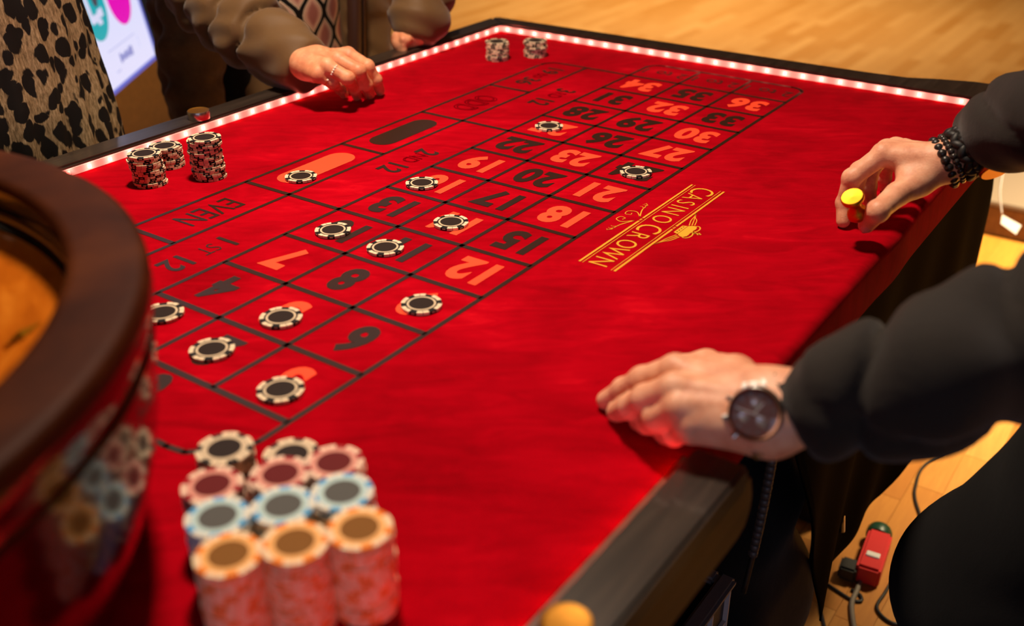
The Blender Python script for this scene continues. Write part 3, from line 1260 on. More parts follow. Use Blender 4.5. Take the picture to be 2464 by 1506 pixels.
# ------------------------------------------------------------------ small things on the rail
for px, py, lab, gr in ((480, 284, 'round metal cap standing on the players\' rail', 1), (1362, 1530, 'round brass cap on the near rail beside the camera', 2)):
    T = P(px, py, RT)
    c = thing('metal_cap', lab, 'cap', (T[0], T[1], RT))
    lathe('cap_body', [(0.0003, 0), (0.0165, 0), (0.0170, 0.0010), (0.0170, 0.0115), (0.0163, 0.0125)], m_steel if gr == 1 else M('dull_brass', (150, 104, 40), 0.5, metal=1.0), c, (T[0], T[1], RT), 40)
    lathe('cap_top', [(0.0163, 0.0125), (0.0150, 0.0120), (0.0130, 0.0116), (0.0003, 0.0114)], M('dull_brass', (150, 104, 40), 0.5, metal=1.0), c, (T[0], T[1], RT), 40)


# ------------------------------------------------------------------ hands
def vec(*a):
    return np.array(a, float)


def unit(a):
    return a / (np.linalg.norm(a) + 1e-12)


def hand_groups(H, s=1.0, fr=1.0):
    """H: joints in world space. fingers: MCP, PIP, DIP, TIP; thumb: CMC, MCP, IP, TIP"""
    g = []
    w = H['wrist']
    fo = H['fore']
    ac = unit(H['index'][0] - H['pinky'][0])
    fd = unit(w - fo)
    ac = unit(ac - fd * (ac @ fd))
    nr = unit(np.cross(fd, ac))
    if nr[2] < 0:
        nr = -nr
    palm = []
    order = ['index', 'middle', 'ring', 'pinky']
    offs = (0.017, 0.006, -0.006, -0.016)
    rad = (0.0125, 0.0125, 0.0118, 0.0110)
    for nme, of, r in zip(order, offs, rad):
        wb = w + ac * of * s
        mcp = H[nme][0]
        palm.append(cap(wb, mcp - nr * 0.002, 0.0165 * s, r * s))
    # heel and thenar
    palm.append(cap(w + ac * 0.012 * s - nr * 0.006, (H['index'][0] + w) / 2 - nr * 0.008 * s, 0.015 * s, 0.014 * s))
    palm.append(cap(w - ac * 0.014 * s - nr * 0.006, (H['pinky'][0] + w) / 2 - nr * 0.008 * s, 0.015 * s, 0.013 * s))
    palm.append(cap(w + ac * 0.011 * s, fo + ac * 0.009 * s, 0.0205 * s, 0.0190 * s))
    palm.append(cap(w - ac * 0.011 * s, fo - ac * 0.009 * s, 0.0205 * s, 0.0190 * s))
    T = H['thumb']
    palm.append(cap(T[0], T[1], 0.0145 * s, 0.0118 * s))
    palm.append(cap(w + ac * 0.008 * s, T[0], 0.016 * s, 0.0145 * s))
    palm.append(cap((T[0] + T[1]) / 2, (H['index'][0] * 0.7 + w * 0.3) - nr * 0.006, 0.009 * s, 0.009 * s))
    g.append((0.013 * s, 0, palm))
    # knuckle bumps and tendons on the back
    kn = []
    for nme in order:
        m = H[nme][0]
        kn.append(cap(m + nr * 0.0035 * s, m + nr * 0.0035 * s + unit(w - m) * 0.004, 0.0088 * s, 0.008 * s))
    g.append((0.002, 0.007 * s, kn))
    tn = []
    for nme, of in zip(order, offs):
        m = H[nme][0]
        a = m + nr * 0.0085 * s + unit(w - m) * 0.008
        b = w + ac * of * 0.6 * s + nr * 0.0125 * s
        tn.append(cap(a, a * 0.3 + b * 0.7, 0.0026 * s, 0.0018 * s))
    g.append((0.001, 0.006 * s, tn))
    fr_ = {'index': (0.0104, 0.0093, 0.0082, 0.0070), 'middle': (0.0106, 0.0095, 0.0084, 0.0072), 'ring': (0.0100, 0.0090, 0.0080, 0.0068), 'pinky': (0.0090, 0.0080, 0.0071, 0.0061)}
    for nme in order:
        J = H[nme]
        r = [q * s * fr for q in fr_[nme]]
        fc = []
        for k in range(3):
            fc.append(cap(J[k], J[k + 1], r[k], r[k + 1]))
        for k in (1, 2):
            fc.append(cap(J[k], J[k] + vec(0, 0, 1e-4), r[k] * 1.02))
        g.append((0.0035 * s, 0.0045 * s if False else 0.0032 * s, fc))
    tc = [cap(T[1], T[2], 0.0120 * s * fr, 0.0102 * s * fr), cap(T[2], T[3], 0.0104 * s * fr, 0.0082 * s * fr), cap(T[2], T[2] + vec(0, 0, 1e-4), 0.0108 * s * fr)]
    g.append((0.004 * s, 0.005 * s, tc))
    return g, ac, nr, fd


def joints(H):
    out = {}
    for k, v in H.items():
        q = [P(x, y, ZT + z) for x, y, z in v]
        out[k] = q[0] if len(q) == 1 else q
    return out


def nail(parent, tip, dip, nr, s=1.0, side=None):
    d = unit(tip - dip)
    up = unit(nr - d * (nr @ d))
    sd = np.cross(d, up)
    c = tip - d * 0.002 + up * 0.0078 * s
    V, Fc = [], []
    nu, nv = 6, 6
    for a in range(nu + 1):
        for b in range(nv + 1):
            u = (a / nu - 0.5) * 2
            w_ = (b / nv - 0.5) * 2
            wd = 0.0052 * s * (1 - 0.12 * max(0, u)) * math.sqrt(max(0.0, 1 - 0.55 * max(0, u) ** 3))
            V.append(c + d * u * 0.0058 * s + sd * w_ * wd - up * (w_ * w_) * 0.0024 * s - up * max(0, u) ** 2 * 0.0012)
    for a in range(nu):
        for b in range(nv):
            i = a * (nv + 1) + b
            Fc.append((i, i + 1, i + nv + 2, i + nv + 1))
    o = mesh_obj('fingernail', V, Fc, M('nail', (226, 170, 152), 0.25, coat=0.3), parent, smooth=True)
    md = o.modifiers.new('thick', 'SOLIDIFY')
    md.thickness = 0.0008
    return o


def head_groups(c, fwd, s=1.0):
    """c: centre of the skull; fwd: unit facing direction"""
    f = unit(np.array(fwd, float))
    up = vec(0, 0, 1)
    sd = np.cross(up, f)
    g = [(0.03, 0, [cap(c + up * 0.03 - f * 0.015, c + up * 0.02 - f * 0.005, 0.088 * s), cap(c + f * 0.03 - up * 0.005, c + f * 0.035 - up * 0.055, 0.062 * s, 0.042 * s),
                    cap(c + f * 0.055 - up * 0.09, c + f * 0.062 - up * 0.085, 0.024 * s), cap(c - up * 0.06 - f * 0.02, c - up * 0.20 - f * 0.03, 0.052 * s, 0.060 * s)]),
         (0.01, 0.012, [cap(c + f * 0.092 + up * 0.005, c + f * 0.108 - up * 0.032, 0.007, 0.012)]),
         (0.004, 0.008, [cap(c + sd * 0.085 - f * 0.01 + up * 0.015, c + sd * 0.083 - f * 0.008 - up * 0.02, 0.013, 0.009), cap(c - sd * 0.085 - f * 0.01 + up * 0.015, c - sd * 0.083 - f * 0.008 - up * 0.02, 0.013, 0.009)])]
    return g


def face(parent, c, fwd):
    f = unit(np.array(fwd, float))
    up = vec(0, 0, 1)
    sd = np.cross(up, f)
    for sg in (1, -1):
        e = c + f * 0.083 + sd * sg * 0.032 + up * 0.002
        v, q = lathe_data([(0.0001, -0.0115), (0.006, -0.0098), (0.0105, -0.0045), (0.0115, 0.0), (0.0105, 0.0045), (0.006, 0.0098), (0.0001, 0.0115)], 14, e)
        mesh_obj('eye', v, q, M('eye_white', (150, 138, 128), 0.3), parent, smooth=True)
    mp = [c + f * (0.092 - 0.008 * abs(t)) + sd * 0.024 * t - up * 0.058 for t in np.linspace(-1, 1, 9)]
    tube('lips', mp, [0.002 + 0.004 * (1 - abs(t)) for t in np.linspace(-1, 1, 9)], M('lips', (180, 92, 86), 0.4), parent)


def hair(parent, c, fwd, long_=True, mat=None):
    f = unit(np.array(fwd, float))
    up = vec(0, 0, 1)
    sd = np.cross(up, f)
    caps = [cap(c + up * 0.045 - f * 0.025, c + up * 0.035 - f * 0.02, 0.094)]
    if long_:
        for sg in (1, -1):
            caps.append(cap(c + sd * sg * 0.07 - f * 0.03 + up * 0.02, c + sd * sg * 0.085 - f * 0.05 - up * 0.20, 0.035, 0.04))
        caps.append(cap(c - f * 0.07, c - f * 0.09 - up * 0.2, 0.06, 0.05))
    else:
        caps.append(cap(c - f * 0.06, c - f * 0.07 - up * 0.06, 0.05, 0.04))
    v, q = sdf_data([(0.03, 0, caps)], 0.008, disp=lambda p: wob(p, 0.004, (120, 160), 5))
    np_mesh('hair', [(v, q)], mat or m_hair, parent)


HB = 0.0015   # voxel of the hands

# ------------------------------------------------------------------ the dealer (both arms on the felt)
Rj = joints(dict(wrist=[(2285, 384, .085)], fore=[(2385, 335, .102)],
                 index=[(2124, 372, .088), (2050, 428, .060), (2032, 488, .028), (2029, 532, .0085)],
                 middle=[(2136, 362, .088), (2068, 412, .058), (2056, 466, .026), (2056, 508, .0085)],
                 ring=[(2156, 356, .080), (2098, 402, .058), (2090, 448, .030), (2094, 484, .0085)],
                 pinky=[(2178, 358, .068), (2134, 396, .044), (2128, 428, .022), (2128, 448, .0085)],
                 thumb=[(2212, 436, .066), (2158, 468, .057), (2112, 508, .047), (2085, 541, .0230)]))
Lj = joints(dict(wrist=[(1850, 990, .060)], fore=[(1960, 955, .064)],
                 index=[(1626, 890, .062), (1546, 916, .044), (1502, 938, .026), (1459, 963, .0085)],
                 middle=[(1622, 936, .064), (1554, 960, .045), (1516, 978, .027), (1484, 991, .0090)],
                 ring=[(1636, 984, .056), (1580, 1004, .037), (1558, 1014, .020), (1538, 1014, .0090)],
                 pinky=[(1664, 1030, .044), (1622, 1042, .024), (1602, 1040, .012), (1588, 1034, .0085)],
                 thumb=[(1770, 905, .044), (1700, 880, .026), (1640, 890, .016), (1600, 900, .011)]))
dealer = thing('person', 'dealer in black shirt and trousers leaning on the table with both hands', 'person', (0.75, -1.05, 0))
Lj['fore'] = D(2000, 968, 0.772)
Rj['fore'] = D(2404, 326, 1.172)
gR, acR, nrR, fdR = hand_groups(Rj, 1.06, 1.10)
gL, acL, nrL, fdL = hand_groups(Lj, 1.06, 1.17)
EL, ER = D(2640, 800, 0.84), D(2720, 225, 0.98)
SL, SR = vec(0.48, -1.06, 1.28), vec(0.90, -1.04, 1.32)
PEL = vec(0.84, -1.24, 0.95)
CHE = vec(0.79, -1.10, 1.24)
HDC = vec(0.66, -0.96, 1.54)
hfw = unit(vec(-0.35, 0.9, -0.2))
KL, HL0 = D(2395, 1430, 1.2), D(2730, 1195, 1.05)
KR = vec(0.98, -1.02, 0.50)
AL, AR = vec(0.60, -0.95, 0.09), vec(0.98, -1.10, 0.09)
bodyg = [(0.04, 0, [cap(PEL, CHE, 0.10, 0.11, sq=((0.4, 0.9, 0), 1.2)), cap(SL, SR, 0.05), cap(SL, EL, 0.038, 0.03), cap(SR, ER, 0.038, 0.03), cap(EL, Lj['fore'], 0.03, 0.022), cap(ER, Rj['fore'], 0.03, 0.022),
                    cap(PEL + vec(-.08, .02, 0), KL, 0.06, 0.045), cap(KL, AL, 0.042, 0.03), cap(PEL + vec(.08, 0, 0), KR, 0.06, 0.045), cap(KR, AR, 0.042, 0.03), cap((SL + SR) / 2, HDC - vec(0, 0, 0.1), 0.05, 0.05)])] + head_groups(HDC, hfw)
bodyv = sdf_data(bodyg, 0.010)
dbody = np_mesh('body', [bodyv, sdf_data(gR, HB), sdf_data(gL, HB)], m_skin_m, dealer)
nail(dbody, Rj['thumb'][3], Rj['thumb'][2], unit(-ray(2086, 542) + vec(0, -0.3, 0.3)), 1.32)
nail(dbody, Rj['index'][3], Rj['index'][2], unit(Rj['index'][2] - Rj['ring'][2] + vec(0, 0, -0.01)), 1.0)
face(dbody, HDC, hfw)
hair(dealer, HDC, hfw, False)


def folds(p, axis, amp, fq, seed):
    """narrow soft creases running mostly across an arm"""
    r = np.random.default_rng(seed)
    ax = np.array(unit(np.array(axis, float)), np.float32)
    out = 0
    for k in range(3):
        d = unit(ax + r.normal(size=3) * 0.55).astype(np.float32)
        e = r.normal(size=3).astype(np.float32)
        ph = r.uniform(0, 6.28)
        u = (p @ d) * fq * (0.7 + 0.3 * k) + ph + 1.6 * np.sin((p @ e) * 11 + ph)
        msk = 0.5 + 0.5 * np.sin((p @ (e[::-1].copy())) * 17 + 2 * ph)
        out = out + amp * (1 - np.abs(np.sin(u))) ** 3 * msk
    return out


def clampsleeve(a, n):
    """keep only the part of a shape on the side of plane through a with normal n"""
    a = np.array(a, np.float32)
    n = np.array(unit(np.array(n, float)), np.float32)
    return lambda p: -((p - a) @ n)


cuffL, cuffR = D(1910, 990, 0.779), D(2356, 352, 1.205)
LM1, LM2 = D(2060, 950, 0.765), D(2190, 912, 0.755)
RM1 = D(2405, 324, 1.170)
RM2 = D(2464, 287, 1.120)
shirt_core = [(0.06, 0, [cap(PEL + vec(0, 0, 0.05), CHE, 0.155, 0.165, sq=((0.4, 0.9, 0), 1.25)), cap(SL, SR, 0.075), cap(CHE, (SL + SR) / 2, 0.13, 0.1)]),
              (0.03, 0.05, [cap(cuffL - unit(LM1 - cuffL) * 0.03, LM1, 0.0335, 0.0415), cap(LM1, LM2, 0.0415, 0.0505), cap(LM2, D(2464, 812, 0.785), 0.0505, 0.0565), cap(D(2464, 812, 0.785), EL, 0.0565, 0.060), cap(EL, SL, 0.060, 0.078)]),
              (0.03, 0.05, [cap(cuffR - unit(RM1 - cuffR) * 0.03, RM1, 0.0365, 0.0400), cap(RM1, RM2, 0.0400, 0.0465), cap(RM2, ER, 0.0465, 0.055), cap(ER, SR, 0.055, 0.075)])]
dirL = unit(LM1 - cuffL) + 0.25 * unit(vec(0, 0, 1))
dirR = unit(RM1 - cuffR)
cl1 = clampsleeve(cuffL, dirL)
cl2 = clampsleeve(cuffR, dirR)


def shirt_clip(p):
    near_l = np.linalg.norm(p - cuffL.astype(np.float32), axis=-1) < 0.13
    near_r = np.linalg.norm(p - cuffR.astype(np.float32), axis=-1) < 0.11
    out = np.full(p.shape[:-1], -1.0, np.float32)
    out = np.where(near_l, np.maximum(out, cl1(p)), out)
    out = np.where(near_r, np.maximum(out, cl2(p)), out)
    return out


sv = sdf_data(shirt_core, 0.0052, disp=lambda p: wob(p, 0.006, (30, 48, 75), 3) + folds(p, LM2 - LM1, 0.013, 26, 4) - 0.002, clipf=shirt_clip)
np_mesh('shirt', [sv], m_blackcloth, dealer)
tg = [(0.05, 0, [cap(PEL + vec(-.09, .02, -0.02), HL0, 0.125, 0.112), cap(HL0, KL, 0.112, 0.108), cap(KL, AL + vec(0, 0, 0.03), 0.100, 0.075), cap(PEL + vec(.09, 0, -.02), KR, 0.115, 0.095), cap(KR, AR + vec(0, 0, 0.03), 0.09, 0.075), cap(PEL + vec(-.08, 0, .03), PEL + vec(.08, 0, .03), 0.135)])]
np_mesh('trousers', [sdf_data(tg, 0.009, disp=lambda p: wob(p, 0.006, (22, 40, 60), 11))], m_blackcloth2, dealer)
for an in (AL, AR):
    np_mesh('shoe', [sdf_data([(0.03, 0, [cap(an + vec(0, -0.03, -0.045), an + vec(-0.04, 0.15, -0.052), 0.042, 0.036, sq=((0, 0, 1), 1.1))])], 0.006)], m_black, dealer)

# gold marker between thumb and finger
tc_ = P(2050, 472, ZT + 0.062)
vd = unit(ray(2050, 472))
axd = unit(-0.70 * vd + 0.70 * (-0.316 * RW[0] + 0.95 * (-RW[1])))
mk = thing('gold_marker', 'gold spool-shaped win marker held between the dealer\'s thumb and finger', 'marker', tuple(tc_ - axd * 0.056))


def lathe_axis(name, prof, mat, parent, base, ax, seg=40):
    ax = unit(ax)
    s = unit(np.cross(ax, vec(0, 1, 0.2)))
    u = np.cross(ax, s)
    v, f = lathe_data(prof, seg)
    v = [base + s * q[0] + u * q[1] + ax * q[2] for q in v]
    me = raw_mesh(name, v, f, mat, True, 0.7)
    o = bpy.data.objects.new(name, me)
    COL.objects.link(o)
    return attach(o, parent)


bs = tc_ - axd * 0.056
lathe_axis('marker_body', [(0.0002, 0.0165), (0.0085, 0.0165), (0.0104, 0.0180), (0.0116, 0.0200), (0.0118, 0.0235), (0.0108, 0.0270), (0.0090, 0.0290), (0.0074, 0.032), (0.0068, 0.036),
                           (0.0070, 0.039), (0.0090, 0.0425), (0.0118, 0.045)], m_gold, mk, bs + axd * 0.004, axd, 48)
lathe_axis('marker_top', [(0.0118, 0.045), (0.0130, 0.0468), (0.0133, 0.0490), (0.0128, 0.0512), (0.0118, 0.0520), (0.0002, 0.0514)], m_gold, mk, bs + axd * 0.004, axd, 48)

# bracelets on the right wrist
wR = Rj['wrist']


def ring_pts(c, ax, sa, sb, ra, rb, n, ph=0.0):
    return [c + sa * ra * math.cos(2 * PI * k / n + ph) + sb * rb * math.sin(2 * PI * k / n + ph) for k in range(n)]


def ball(c, r, seg=12, sq=1.0):
    prof = [(max(1e-5, r * math.sin(PI * k / 8)), -r * math.cos(PI * k / 8)) for k in range(9)]
    return lathe_data(prof, seg, c)


m_bead = M('black_bead', (34, 29, 27), 0.35, spec=0.5)
m_lava = M('black_braid', (20, 18, 17), 0.55)
fa = unit(Rj['fore'] - wR)
sA = unit(acR - fa * (acR @ fa))
sB = np.cross(fa, sA)


def bracelet(name, lab, pos, ra, rb, n, r, mat, tilt=0.0, elong=1.0, partname='bead'):
    c = wR + fa * (pos - 0.007)
    t = thing(name, lab, 'bracelet', tuple(c))
    sa = unit(sA + fa * tilt)
    for k, q in enumerate(ring_pts(c, fa, sa, sB, ra, rb, n)):
        v, f = ball(q, r)
        if elong != 1.0:
            tn = unit(np.cross(fa, q - c))
            di = unit(tn + fa * (0.9 if k % 2 else -0.9))
            v = [np.array(p_) + di * ((np.array(p_) - q) @ di) * (elong - 1) for p_ in v]
        mesh_obj(partname, v, f, mat, t, smooth=True)
    tube('cord', ring_pts(c, fa, sa, sB, ra, rb, 40), r * 0.35, m_black, t, 6, True)
    return t


bracelet('bead_bracelet', 'bracelet of round black beads nearest the dealer\'s right hand', 0.000, 0.0385, 0.0275, 20, 0.0056, m_bead, 0.25)
bracelet('bead_bracelet', 'slim bracelet of small shiny black beads between bead and braided bracelets', 0.0095, 0.0390, 0.0280, 28, 0.0040, M('shiny_bead', (52, 46, 42), 0.15), 0.25)
bracelet('braided_bracelet', 'thick braided black bracelet nearest the dealer\'s right shirt cuff', 0.0195, 0.0395, 0.0285, 20, 0.0052, m_lava, 0.25, 1.7, 'braid_strand')
bracelet('braided_bracelet', 'second braided black bracelet squeezed against the small shiny beads', 0.0275, 0.0395, 0.0285, 20, 0.0046, m_lava, 0.25, 1.7, 'braid_strand')
# watch with a black strap under the right cuff, gold edge showing below
cW = wR + fa * 0.040
wt = thing('wristwatch', 'black strapped watch with gold case edge under the dealer\'s right wrist', 'watch', tuple(cW))
v, f = tube_data([q for q in ring_pts(cW, fa, sA, sB, 0.0335, 0.0265, 40)], 0.0045, 8, True)
v = [p_ + fa * ((p_ - cW) @ fa) * 0.8 for p_ in v]
mesh_obj('strap', v, f, m_black, wt, smooth=True)
# watch case sits on the lower side, seen edge on
lo_ = unit(-vec(0, 0, 1) + 0.55 * sA)
lo_ = unit(lo_ - fa * (lo_ @ fa))
lathe_axis('case', [(0.0002, 0), (0.0165, 0), (0.0175, 0.002), (0.0175, 0.006), (0.016, 0.008), (0.0002, 0.008)], m_gold, wt, cW + lo_ * 0.031, lo_)

# steel wristwatch on the left wrist
wL = Lj['wrist']
faL = unit(Lj['fore'] - wL)
cwl = wL - faL * 0.0045
sAl = unit(acL - faL * (acL @ faL))
nL = unit(np.cross(faL, sAl))
if nL[2] < 0:
    nL = -nL
# the case has slipped round to the side of the wrist that faces the camera
nW = unit(CW - wL)
nW = unit(nW - faL * (nW @ faL))
sW = unit(np.cross(nW, faL))
EA, EB = 0.0255, 0.0360
rW = 1 / math.sqrt((nW @ nL / EA) ** 2 + (nW @ sAl / EB) ** 2)
lw = thing('wristwatch', 'large steel chronograph watch with dark dial on the dealer\'s left wrist', 'watch', tuple(cwl))
cb = cwl + nW * (rW - 0.004)
lathe_axis('case', [(0.0002, 0), (0.0190, 0), (0.0208, 0.002), (0.0210, 0.007), (0.0200, 0.0095), (0.0185, 0.0105), (0.0172, 0.0105)], m_steel, lw, cb, nW, 48)
lathe_axis('bezel', [(0.0185, 0.0105), (0.0196, 0.0112), (0.0192, 0.0125), (0.0175, 0.0128), (0.0168, 0.0108)], M('rose_gold', (214, 140, 92), 0.2, metal=1.0), lw, cb, nW, 48)
dial = lathe_axis('dial', [(0.0002, 0.0106), (0.0170, 0.0106)], M('dark_dial', (140, 98, 92), 0.35, spec=0.6), lw, cb, nW, 40)
gl = M('watch_glass', (255, 255, 255), 0.02)
gl.node_tree.nodes['Principled BSDF'].inputs['Transmission Weight'].default_value = 1.0
lathe_axis('glass', [(0.0170, 0.0120), (0.0120, 0.0127), (0.0002, 0.0129)], gl, lw, cb, nW, 32)
m_lume = M('silver_dial_mark', (214, 206, 204), 0.25, metal=0.6)
for k in range(12):
    a = 2 * PI * k / 12
    dv = sW * math.cos(a) + faL * math.sin(a)
    obox('hour_mark', cb + nW * 0.0111 + dv * 0.0142, (dv, np.cross(nW, dv), nW), (0.0018, 0.0006, 0.0004), m_lume, dial)
for a in (0.4, 2.5, 4.6):
    dv = sW * math.cos(a) + faL * math.sin(a)
    lathe_axis('subdial', [(0.0002, 0.0002), (0.0036, 0.0002), (0.0042, 0.0006), (0.0042, 0)], m_lume, dial, cb + nW * 0.0107 + dv * 0.0078, nW, 24)
for a, l_ in ((0.9, 0.0105), (2.2, 0.008), (5.2, 0.013)):
    dv = sW * math.cos(a) + faL * math.sin(a)
    obox('hand', cb + nW * 0.0116 + dv * l_ / 2, (dv, np.cross(nW, dv), nW), (l_ / 2, 0.0006, 0.0003), m_white, dial)
lathe_axis('crown', [(0.0002, 0), (0.003, 0), (0.003, 0.004), (0.0002, 0.004)], m_steel, lw, cb + nW * 0.005 - faL * 0.0208, -faL, 16)
for sg in (0.35, -0.35):
    dv = unit(-faL + sW * sg * 2.2)
    lathe_axis('pusher', [(0.0002, 0), (0.0022, 0), (0.0022, 0.004), (0.0002, 0.004)], m_steel, lw, cb + nW * 0.005 + dv * 0.0205, dv, 12)
for k in range(24):
    a = 2 * PI * k / 24
    rr = nL * EA * math.cos(a) + sAl * EB * math.sin(a)
    if unit(rr) @ nW > 0.70:
        continue
    tn = unit(-nL * EA * math.sin(a) + sAl * EB * math.cos(a))
    ou = unit(np.cross(tn, faL))
    for wd, off in ((0.0042, 0.0), (0.0024, 0.0070), (0.0024, -0.0070)):
        obox('bracelet_link', cwl + rr + faL * off, (faL, tn, ou), (wd, 0.0038, 0.0014), m_steel, lw, 0.0008)

# ------------------------------------------------------------------ guest in the brown padded jacket
Gj = joints(dict(wrist=[(750, 150, .066)], fore=[(690, 110, .085)],
                 index=[(838, 132, .068), (884, 160, .056), (904, 192, .032), (914, 219, .0075)],
                 middle=[(812, 144, .074), (862, 171, .060), (881, 204, .032), (890, 227, .0075)],
                 ring=[(788, 160, .072), (836, 188, .056), (852, 212, .028), (859, 231, .0075)],
                 pinky=[(764, 180, .060), (800, 199, .046), (820, 214, .024), (828, 227, .0075)],
                 thumb=[(778, 138, .054), (830, 150, .040), (862, 180, .022), (882, 205, .0105)]))
Gj['fore'] = D(738, 162, 1.700) * 0.5 + D(607, 74, 1.765) * 0.5
guest = thing('person', 'guest in brown padded jacket and patterned blouse resting a ringed hand on the felt', 'person', (1.03, 0.83, 0))
gG, acG, nrG, fdG = hand_groups(Gj, 1.05, 1.14)
gE = vec(0.745, 0.66, 1.0)
gSR, gSL = vec(0.83, 0.84, 1.36), vec(1.24, 0.84, 1.36)
gC = D(1004, 82, 1.955)
gF = D(1050, -170, 2.13)
gH = D(968, 97, 1.955)
gHead = vec(1.02, 0.78, 1.60)
gfw = unit(vec(-0.15, -0.9, -0.35))
bg = [(0.04, 0, [cap((1.03, .82, .92), (1.03, .82, 1.28), 0.10, 0.11), cap(gSR, gSL, 0.045), cap(gSR, gE, 0.035), cap(gE, Gj['fore'], 0.03, 0.02), cap(gSL, gF, 0.035, 0.03), cap(gF, gC, 0.03, 0.022),
                 cap((0.90, .80, .9), (0.89, .80, .48), 0.07, 0.05), cap((0.89, .80, .48), (0.89, .82, .08), 0.05, 0.035), cap((1.05, .80, .9), (1.06, .80, .48), 0.07, 0.05), cap((1.06, .80, .48), (1.06, .82, .08), 0.05, 0.035)])] + head_groups(gHead, gfw, 0.95)
fist = [(0.01, 0, [cap(gC, gH, 0.022, 0.020), cap(gH, gH + vec(-0.012, -0.006, -0.004), 0.019, 0.015)]),
        (0.003, 0.004, [cap(gH + vec(-0.008 - 0.003 * k, -0.010, 0.012 - 0.009 * k), gH + vec(-0.020, -0.020, 0.008 - 0.009 * k), 0.0078, 0.007) for k in range(4)]),
        (0.003, 0.004, [cap(gH + vec(0.004, -0.016, 0.008), gH + vec(-0.014, -0.024, 0.006), 0.009, 0.0078)])]
gbody = np_mesh('body', [sdf_data(bg, 0.010), sdf_data(gG, HB), sdf_data(fist, 0.003)], m_skin_f, guest)
face(gbody, gHead, gfw)
hair(guest, gHead, gfw, True)

m_jacket = cloth_mat('brown_padded_nylon', (94, 68, 38), (110, 82, 48), 18, 0.55, 0.2, 0.25)
m_jacket_in = cloth_mat('dark_brown_ribbed_knit', (74, 54, 32), (128, 100, 62), 40, 0.85, 0.2, 0.5)


def puffer(path, radii, step, amp):
    """padded sleeve: quilted bulges along a path"""
    pts = [np.array(p, float) for p in path]
    L = [0]
    for a, b in zip(pts, pts[1:]):
        L.append(L[-1] + np.linalg.norm(b - a))
    caps = []
    n = max(1, int(round(L[-1] / step)))
    for k in range(n):
        ends = []
        for s in ((k + 0.34) / n * L[-1], (k + 0.66) / n * L[-1]):
            i = min(np.searchsorted(L, s, side='right') - 1, len(pts) - 2)
            t = (s - L[i]) / (L[i + 1] - L[i])
            ends.append((pts[i] * (1 - t) + pts[i + 1] * t, radii[i] * (1 - t) + radii[i + 1] * t))
        caps.append(cap(ends[0][0], ends[1][0], ends[0][1], ends[1][1]))
    return caps


cuffG = D(738, 162, 1.700)
mG = D(607, 74, 1.765)
uG = D(512, -4, 1.83)
sl1 = puffer([cuffG, mG, uG, gE, gSR], [0.049, 0.066, 0.070, 0.075, 0.090], 0.072, 0)
sl2 = puffer([D(1004, 66, 1.955), gF, gSL], [0.056, 0.062, 0.085], 0.085, 0)
tors = [cap((1.03, .85, .60), (1.03, .85, .66), 0.235, sq=((0, 1, 0), 1.5)), cap((1.03, .85, .75), (1.03, .85, .82), 0.245, sq=((0, 1, 0), 1.5)), cap((1.03, .85, .90), (1.03, .85, .97), 0.245, sq=((0, 1, 0), 1.5)),
        cap((1.03, .85, 1.05), (1.03, .85, 1.12), 0.24, sq=((0, 1, 0), 1.5)), cap((1.03, .85, 1.2), (1.03, .85, 1.27), 0.225, sq=((0, 1, 0), 1.5)), cap(gSR + vec(0.03, 0, 0), gSL - vec(0.03, 0, 0), 0.095)]
tors += [cap((1.207, .715, z0), (1.207, .715, z0 + 0.09), 0.062) for z0 in (0.58, 0.73, 0.88, 1.03, 1.18)]
dG = unit(mG - cuffG)


def g_clip(p):
    near = np.linalg.norm(p - cuffG.astype(np.float32), axis=-1) < 0.10
    out = np.full(p.shape[:-1], -1.0, np.float32)
    out = np.where(near, clampsleeve(cuffG - dG * 0.006, dG)(p), out)
    # open front: a slot in the middle of the chest
    front = (p[..., 1] < 0.82) & (p[..., 2] < 1.30)
    slot = 0.105 - np.abs(p[..., 0] - 1.03)
    return np.where(front & (p[..., 1] > 0.56), np.maximum(out, slot), out)


def seams(p, lst, amp, w, rad):
    out = np.zeros(p.shape[:-1], np.float32)
    for c, n in lst:
        c = np.array(c, np.float32)
        n = np.array(unit(np.array(n)), np.float32)
        q = p - c
        h = q @ n
        r2 = np.einsum('...i,...i->...', q, q)
        h = h + 0.004 * np.sin(q[..., 0] * 90) + 0.003 * np.sin(q[..., 2] * 130)
        out += amp * np.exp(-(h / w) ** 2) * (r2 < rad * rad)
    return out


S_ARM = [(D(x, y, d), mG - cuffG) for x, y, d in ((631, 92, 1.752), (575, 48, 1.785), (517, 2, 1.825))]
S_ARM += [(D(1012, 20, 1.99), gF - D(1004, 66, 1.955)), (D(1030, -70, 2.05), gF - D(1004, 66, 1.955))]
jk = sdf_data([(0.012, 0, tors), (0.02, 0.03, sl1), (0.02, 0.03, sl2)], 0.0052,
              disp=lambda p: wob(p, 0.006, (60, 95, 140), 21) + seams(p, S_ARM, 0.017, 0.0070, 0.12) - seams(p, [(c + unit(np.array(n)) * 0.028, n) for c, n in S_ARM], 0.004, 0.022, 0.12), clipf=g_clip)
np_mesh('jacket', [jk], m_jacket, guest)
